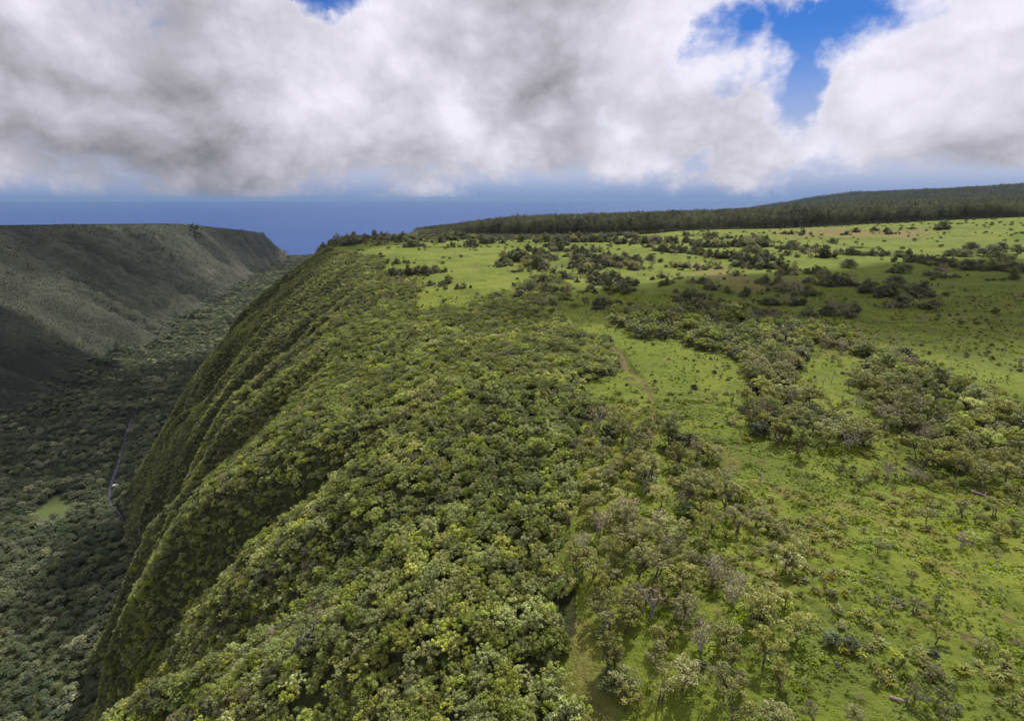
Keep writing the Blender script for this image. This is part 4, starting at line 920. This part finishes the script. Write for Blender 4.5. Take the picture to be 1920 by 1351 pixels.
# front row of the plantation
xs = np.arange(-90, 860, 4.6); xs = xs + rt.uniform(-1.5, 1.5, len(xs)); ys = plant_front(xs) + rt.uniform(-1, 3.5, len(xs)); zs = height(xs, ys)
px, py, _ = project(xs, ys, zs + 15); oc = {}
for i in range(len(xs)):
    if not (880 < px[i] < 1925): continue
    s = 0.84 * rt.uniform(.75, 1.12) * (0.66 + 0.34 * float(sstep(-150, 80, np.array(xs[i]))))
    e = plant('gum', i, (xs[i], ys[i], zs[i] - .4), rt.uniform(0, 6.28), (s, s, s * rt.uniform(.92, 1.08)), 'plantation_tree', (rt.normal(0, .02), rt.normal(0, .02)))
    e['category'] = 'tree'; e['group'] = 'front row of the plantation'
    e['label'] = 'tall slender plantation tree, %s from left in the front row' % ordinal(len(oc)); oc[i] = 1

# ------------------------------------------------------------------ stream, boulders, cabins, logs, ferns
M_WATER, N = mat('stream water')
pos = N.node('ShaderNodeNewGeometry').outputs['Position']
foam = N.ramp(N.noise(pos, 0.28, 5, 0.7), 0.64, 0.72)
finish(N, principled(N, N.mix(foam, (0.030, 0.028, 0.055), (0.5, 0.5, 0.56)), 0.25, 0.5, bump(N, N.noise(pos, 0.8, 3, 0.6), 0.4, 0.3)))
ys = np.arange(525, 1000, 3.0); xs = streamX(ys); wv_ = 2.2 + 1.4 * fbm(ys / 30, ys * 0, 5, 2)
vl = np.stack([xs - wv_, ys, height(xs, ys) + 0.7], 1); vr = np.stack([xs + wv_, ys, height(xs, ys) + 0.7], 1)
n_ = len(ys); st = mesh_obj('stream', np.vstack([vl, vr]), [(i, i + n_, i + n_ + 1, i + 1) for i in range(n_ - 1)], M_WATER); st['kind'] = 'structure'
M_ROCK = bark_mat('grey stone', (0.07, 0.068, 0.075), (0.16, 0.155, 0.17))
def make_rock(seed):
    r = np.random.default_rng(seed); G = MB(); th = np.linspace(0, 6.283, 9)[:-1]; vs = []
    for z_, q in ((-.3, .8), (0.1, 1.0), (.45, .8), (.7, .35)):
        for t in th: vs.append((q * math.cos(t) * r.uniform(.8, 1.2), q * math.sin(t) * r.uniform(.8, 1.2), z_ * r.uniform(.85, 1.15)))
    fs = [(j * 8 + i, j * 8 + (i + 1) % 8, (j + 1) * 8 + (i + 1) % 8, (j + 1) * 8 + i) for j in range(3) for i in range(8)] + [tuple(range(24, 32))]
    G.add(vs, fs); return G.build('boulder', [M_ROCK])
VAR['rock'] = [(None, None, make_rock(k)) for k in range(3)]
yy = rt.uniform(530, 990, 620); xx = streamX(yy) + rt.normal(0, 2.6, 620)
scatter('stream_boulders', ['rock'], stack(xx, yy, 0.5), rt.uniform(0.4, 1.3, 620), 0.2, 12)
# track bed
M_TRACK, N = mat('track earth')
pos = N.node('ShaderNodeNewGeometry').outputs['Position']; a_ = N.noise(pos, 1.2, 4, 0.65)
finish(N, principled(N, N.mix(N.ramp(a_, 0.35, 0.7), (0.155, 0.105, 0.060), (0.105, 0.072, 0.040)), 0.95, 0.05, bump(N, N.noise(pos, 5.0, 4, 0.6), 0.6, 0.15)))
tk = np.array(densify(TRK_RAW[1:-2], 10)); nrm_ = np.gradient(tk, axis=0); nrm_ = np.stack([-nrm_[:, 1], nrm_[:, 0]], 1) / np.linalg.norm(nrm_, axis=1)[:, None]
wl = 0.28 + 0.25 * fbm(np.arange(len(tk)) / 3.0, np.zeros(len(tk)), 3, 2) + 0.45 * np.exp(-((np.arange(len(tk)) / len(tk) - 0.66) / 0.2) ** 2); rows = []
for q in (-1.0, -0.35, 0.35, 1.0):
    pp_ = tk + nrm_ * (q * wl)[:, None]; rows.append(np.stack([pp_[:, 0], pp_[:, 1], height(pp_[:, 0], pp_[:, 1]) + (0.10 if abs(q) < .9 else 0.02)], 1))
n_ = len(tk); tr = mesh_obj('dirt_track', np.vstack(rows), [(a * n_ + i, a * n_ + i + 1, (a + 1) * n_ + i + 1, (a + 1) * n_ + i) for a in range(3) for i in range(n_ - 1)], M_TRACK); tr['kind'] = 'structure'
# cabins by the stream
M_WALL, N = mat('cabin boards'); finish(N, principled(N, (0.30, 0.27, 0.22), 0.8, 0.2))
M_ROOF, N = mat('pale metal roof'); finish(N, principled(N, (0.62, 0.60, 0.54), 0.5, 0.4))
M_GLASS, N = mat('dark pane'); finish(N, principled(N, (0.03, 0.035, 0.04), 0.15, 0.5))
def boxm(name, c, s_, m, parent):
    v = [(c[0] + a * s_[0] / 2, c[1] + b * s_[1] / 2, c[2] + d_ * s_[2] / 2) for d_ in (-1, 1) for a, b in ((-1, -1), (1, -1), (1, 1), (-1, 1))]
    return mesh_obj(name, v, [(3, 2, 1, 0), (4, 5, 6, 7), (0, 1, 5, 4), (1, 2, 6, 5), (2, 3, 7, 6), (3, 0, 4, 7)], m, parent, smooth=False)
def cabin(px, py, L_, W_, rz, label):
    p, h_ = ground([px], [py]); p = p[0]
    e = bpy.data.objects.new('cabin', None); COL.objects.link(e); e.location = (p[0], p[1], float(height(p[:1], p[1:2])[0]) + 0.3); e.rotation_euler = (0, 0, rz)
    e['label'] = label; e['category'] = 'cabin'; e['group'] = 'cabins by the stream'
    boxm('wall', (0, 0, 1.3), (L_, W_, 3.2), M_WALL, e)
    for sg in (-1, 1):
        v = [(-L_ / 2 - .5, sg * (W_ / 2 + .5), 2.7), (L_ / 2 + .5, sg * (W_ / 2 + .5), 2.7), (L_ / 2 + .5, 0, 4.3), (-L_ / 2 - .5, 0, 4.3)]
        v += [(a, b, c - .12) for a, b, c in v]
        mesh_obj('roof_panel', v, [(0, 1, 2, 3), (7, 6, 5, 4), (0, 4, 5, 1), (1, 5, 6, 2), (2, 6, 7, 3), (3, 7, 4, 0)], M_ROOF, e, smooth=False)
        for k in (-.28, .28): boxm('window', (k * L_, sg * (W_ / 2 + .02), 1.6), (1.2, .1, 1.0), M_GLASS, e)
    boxm('door', (0, -W_ / 2 - .03, 1.0), (1.0, .12, 2.1), M_GLASS, e)
cabin(230, 902, 9.0, 5.5, 1.1, 'pale-roofed cabin in the trees beside the stream, the upstream one of two')
cabin(219, 911, 7.5, 5.0, 0.25, 'smaller pale-roofed cabin right at the stream bank in the valley')
# fallen logs and stumps
def log(c, a, b, x1, y1, rad, label):
    q = CROPS[c]; p, _ = ground([q[0] + a / q[2], q[0] + x1 / q[2]], [q[1] + b / q[2], q[1] + y1 / q[2]]); z = height(p[:, 0], p[:, 1]); T = MB()
    P0_, P1_ = np.array([p[0, 0], p[0, 1], z[0] + rad * .6]), np.array([p[1, 0], p[1, 1], z[1] + rad * .6]); m_ = (P0_ + P1_) / 2 + (0, 0, .1)
    T.tube([P0_, (P0_ + m_) / 2, m_, (m_ + P1_) / 2, P1_], [rad, rad * .95, rad * .9, rad * .7, rad * .4], 7); d_ = P1_ - P0_
    for t in (.3, .5, .7, .85): T.tube([P0_ + d_ * t, P0_ + d_ * (t + .12) + rt.normal(0, .4, 3) + (0, 0, .7)], [rad * .4, rad * .1], 4)
    o = T.build('fallen_log', [M_LOG], link=True, smooth=True); o['label'] = label; o['category'] = 'log'
M_LOG = bark_mat('weathered log', (0.17, 0.125, 0.11), (0.30, 0.235, 0.215))
log(7, 760, 1000, 960, 1070, 0.22, 'reddish fallen log beside the low spreading clump on the slope foot')
log(6, 1460, 370, 1620, 415, 0.22, 'grey fallen log under the thick end of the scrub belt')
log(3, 1815, 790, 1905, 785, 0.5, 'dark fallen log lying on the cloud-shaded pasture')
log(6, 40, 1015, 150, 1075, 0.18, 'fallen log on the tussock slope near the open scrub')
log(8, 380, 1190, 440, 1120, 0.16, 'pale log lying in the lower open scrub')
M_STUMP = bark_mat('dark stump', (0.045, 0.040, 0.032), (0.08, 0.07, 0.055))
for i, (a, b, h_) in enumerate(((1045, 682, 1.6), (1105, 684, 2.1), (1245, 706, 1.4), (1355, 732, 2.0))):
    q = CROPS[3]; p, _ = ground([q[0] + a / q[2]], [q[1] + b / q[2]]); T = MB(); T.tube([(0, 0, -.3), (0, 0, .1), (.05, .03, h_ * .6), (.02, .08, h_)], [.42, .36, .27, .22], 8)
    T.tube([(.03, .02, h_ * .6), (.4, .1, h_ * .95)], [.12, .06], 5)
    o = T.build('stump', [M_STUMP], link=True, smooth=True); o.location = (p[0, 0], p[0, 1], float(height(p[:, 0], p[:, 1])[0])); o['category'] = 'stump'; o['group'] = 'stumps in the shaded pasture'
    o['label'] = 'short dark stump, %s of four from the great dark clump outward' % ordinal(i)
# ferns and bright bushes on the near shoulder
fp = [(727, 1325, 'fern', 1.5), (816, 1018, 'fern', 1.2), (690, 1290, 'fern', 1.1), (560, 1230, 'fern', 1.3), (905, 1180, 'fern', 1.0), (1035, 1195, 'bush', 1.2), (1022, 1215, 'bush', 1.0), (1048, 1222, 'bush', 1.1), (1030, 1240, 'bush', 0.9), (1045, 1205, 'bush', 0.9), (1150, 1290, 'bush', 1.3), (1165, 1302, 'bush', 1.0), (1010, 1230, 'bush', 0.9), (1128, 1195, 'bush', 0.8)]
pts, _ = ground([a[0] for a in fp], [a[1] for a in fp]); zz = height(pts[:, 0], pts[:, 1])
fb_ = []
for i, ((px_, py_, kd, s), p, z) in enumerate(zip(fp, pts, zz)):
    e = plant(kd, i, (p[0], p[1], z), rt.uniform(0, 6.28), (s, s, s), 'tree_fern' if kd == 'fern' else 'leafy_bush')
    e['category'] = 'fern' if kd == 'fern' else 'bush'; e['group'] = 'ferns and bright bushes on the near shoulder'
    fb_.append((px_, py_, 'star-shaped tree fern' if kd == 'fern' else 'fresh green bush', e))
tiers(fb_, 5, '%s on the near slope, %s from left in the %s tier upward')
# ------------------------------------------------------------------ clouds overhead (their shade lies on the land) and the air between
def vol_mat(name, col, dens, aniso=0.0):
    m, N = mat(name)
    v = N.node('ShaderNodeVolumePrincipled'); N.set(v.inputs['Color'], col); v.inputs['Density'].default_value = dens; v.inputs['Anisotropy'].default_value = aniso
    finish(N, None, v.outputs[0]); return m
M_CLOUD = vol_mat('cloud vapour', (0.97, 0.97, 0.98), 0.014)
def cloud(gx, gy, gz, rx, ry, rz, seed, label, top=1650.0, rot=0.0):
    """a lumpy body of vapour standing where its shade falls round (gx, gy, gz)"""
    k = (top - gz) / SUNV[2]; c = np.array([gx, gy, gz]) + SUNV * k
    nu, nv = 48, 26; v = []; f = []
    th = np.linspace(0, 2 * math.pi, nu, endpoint=False); ph = np.linspace(0.06, math.pi - 0.06, nv)
    A_, B_ = np.meshgrid(th, ph); dx = np.cos(A_) * np.sin(B_); dy = np.sin(A_) * np.sin(B_); dz_ = np.cos(B_)
    n_ = 1 + 0.42 * fbm(dx * 2.2 + dz_ + seed, dy * 2.2 + seed, seed, 4, 0.6) + 0.2 * fbm(dx * 6 + 5, dy * 6 + dz_ * 4, seed + 9, 3)
    lx, ly, lz = dx * rx * n_, dy * ry * n_, dz_ * rz * (0.8 + 0.5 * (n_ - 0.8)) * np.where(dz_ < 0, 0.6, 1.0)
    cr_, sr_ = math.cos(rot), math.sin(rot)
    P_ = np.stack([c[0] + lx * cr_ - ly * sr_, c[1] + lx * sr_ + ly * cr_, c[2] + lz], -1).reshape(-1, 3)
    for j in range(nv - 1):
        for i in range(nu): f.append((j * nu + i, (j + 1) * nu + i, (j + 1) * nu + (i + 1) % nu, j * nu + (i + 1) % nu))
    f.append(tuple(range(nu))); f.append(tuple(reversed(range((nv - 1) * nu, nv * nu))))
    o = mesh_obj('cloud', P_, f, M_CLOUD); o['label'] = label; o['category'] = 'cloud'; o['group'] = 'low clouds over the land'
    return o
cloud(340, 335, 398, 300, 108, 170, 3, 'long low cloud shading the pasture by the great dark clump', 1500, 0.15)
cloud(-700, 1030, 62, 370, 370, 150, 5, 'broad cloud shading the valley floor beside the stream', 2000)
cloud(-325, 690, 250, 120, 170, 130, 21, 'small added cloud, out of view, shading the steep near face under the rim', 2000, 0.35)  # extra cloud added out of view to darken the near face
cloud(-1130, 1080, 150, 330, 250, 120, 8, 'cloud shading the lower part of the far valley wall', 2000, rot=0.5)
cloud(-1430, 1950, 280, 300, 620, 55, 11, 'large cloud shading the upper far wall and its top', 2600, rot=-0.2)
cloud(-1700, 3700, 200, 420, 650, 60, 14, 'cloud shading the headland at the valley mouth', 3800)
M_HAZE = vol_mat('air', (0.24, 0.38, 0.62), 1.6e-5, 0.2)
hz = 135000.0
hv = [(sx * hz, 2500 + sy * hz, z) for z in (-650.0, 640.0) for sx, sy in ((-1, -1), (1, -1), (1, 1), (-1, 1))]
haze = mesh_obj('haze', hv, [(3, 2, 1, 0), (4, 5, 6, 7), (0, 1, 5, 4), (1, 2, 6, 5), (2, 3, 7, 6), (3, 0, 4, 7)], M_HAZE, smooth=False)
haze['kind'] = 'stuff'
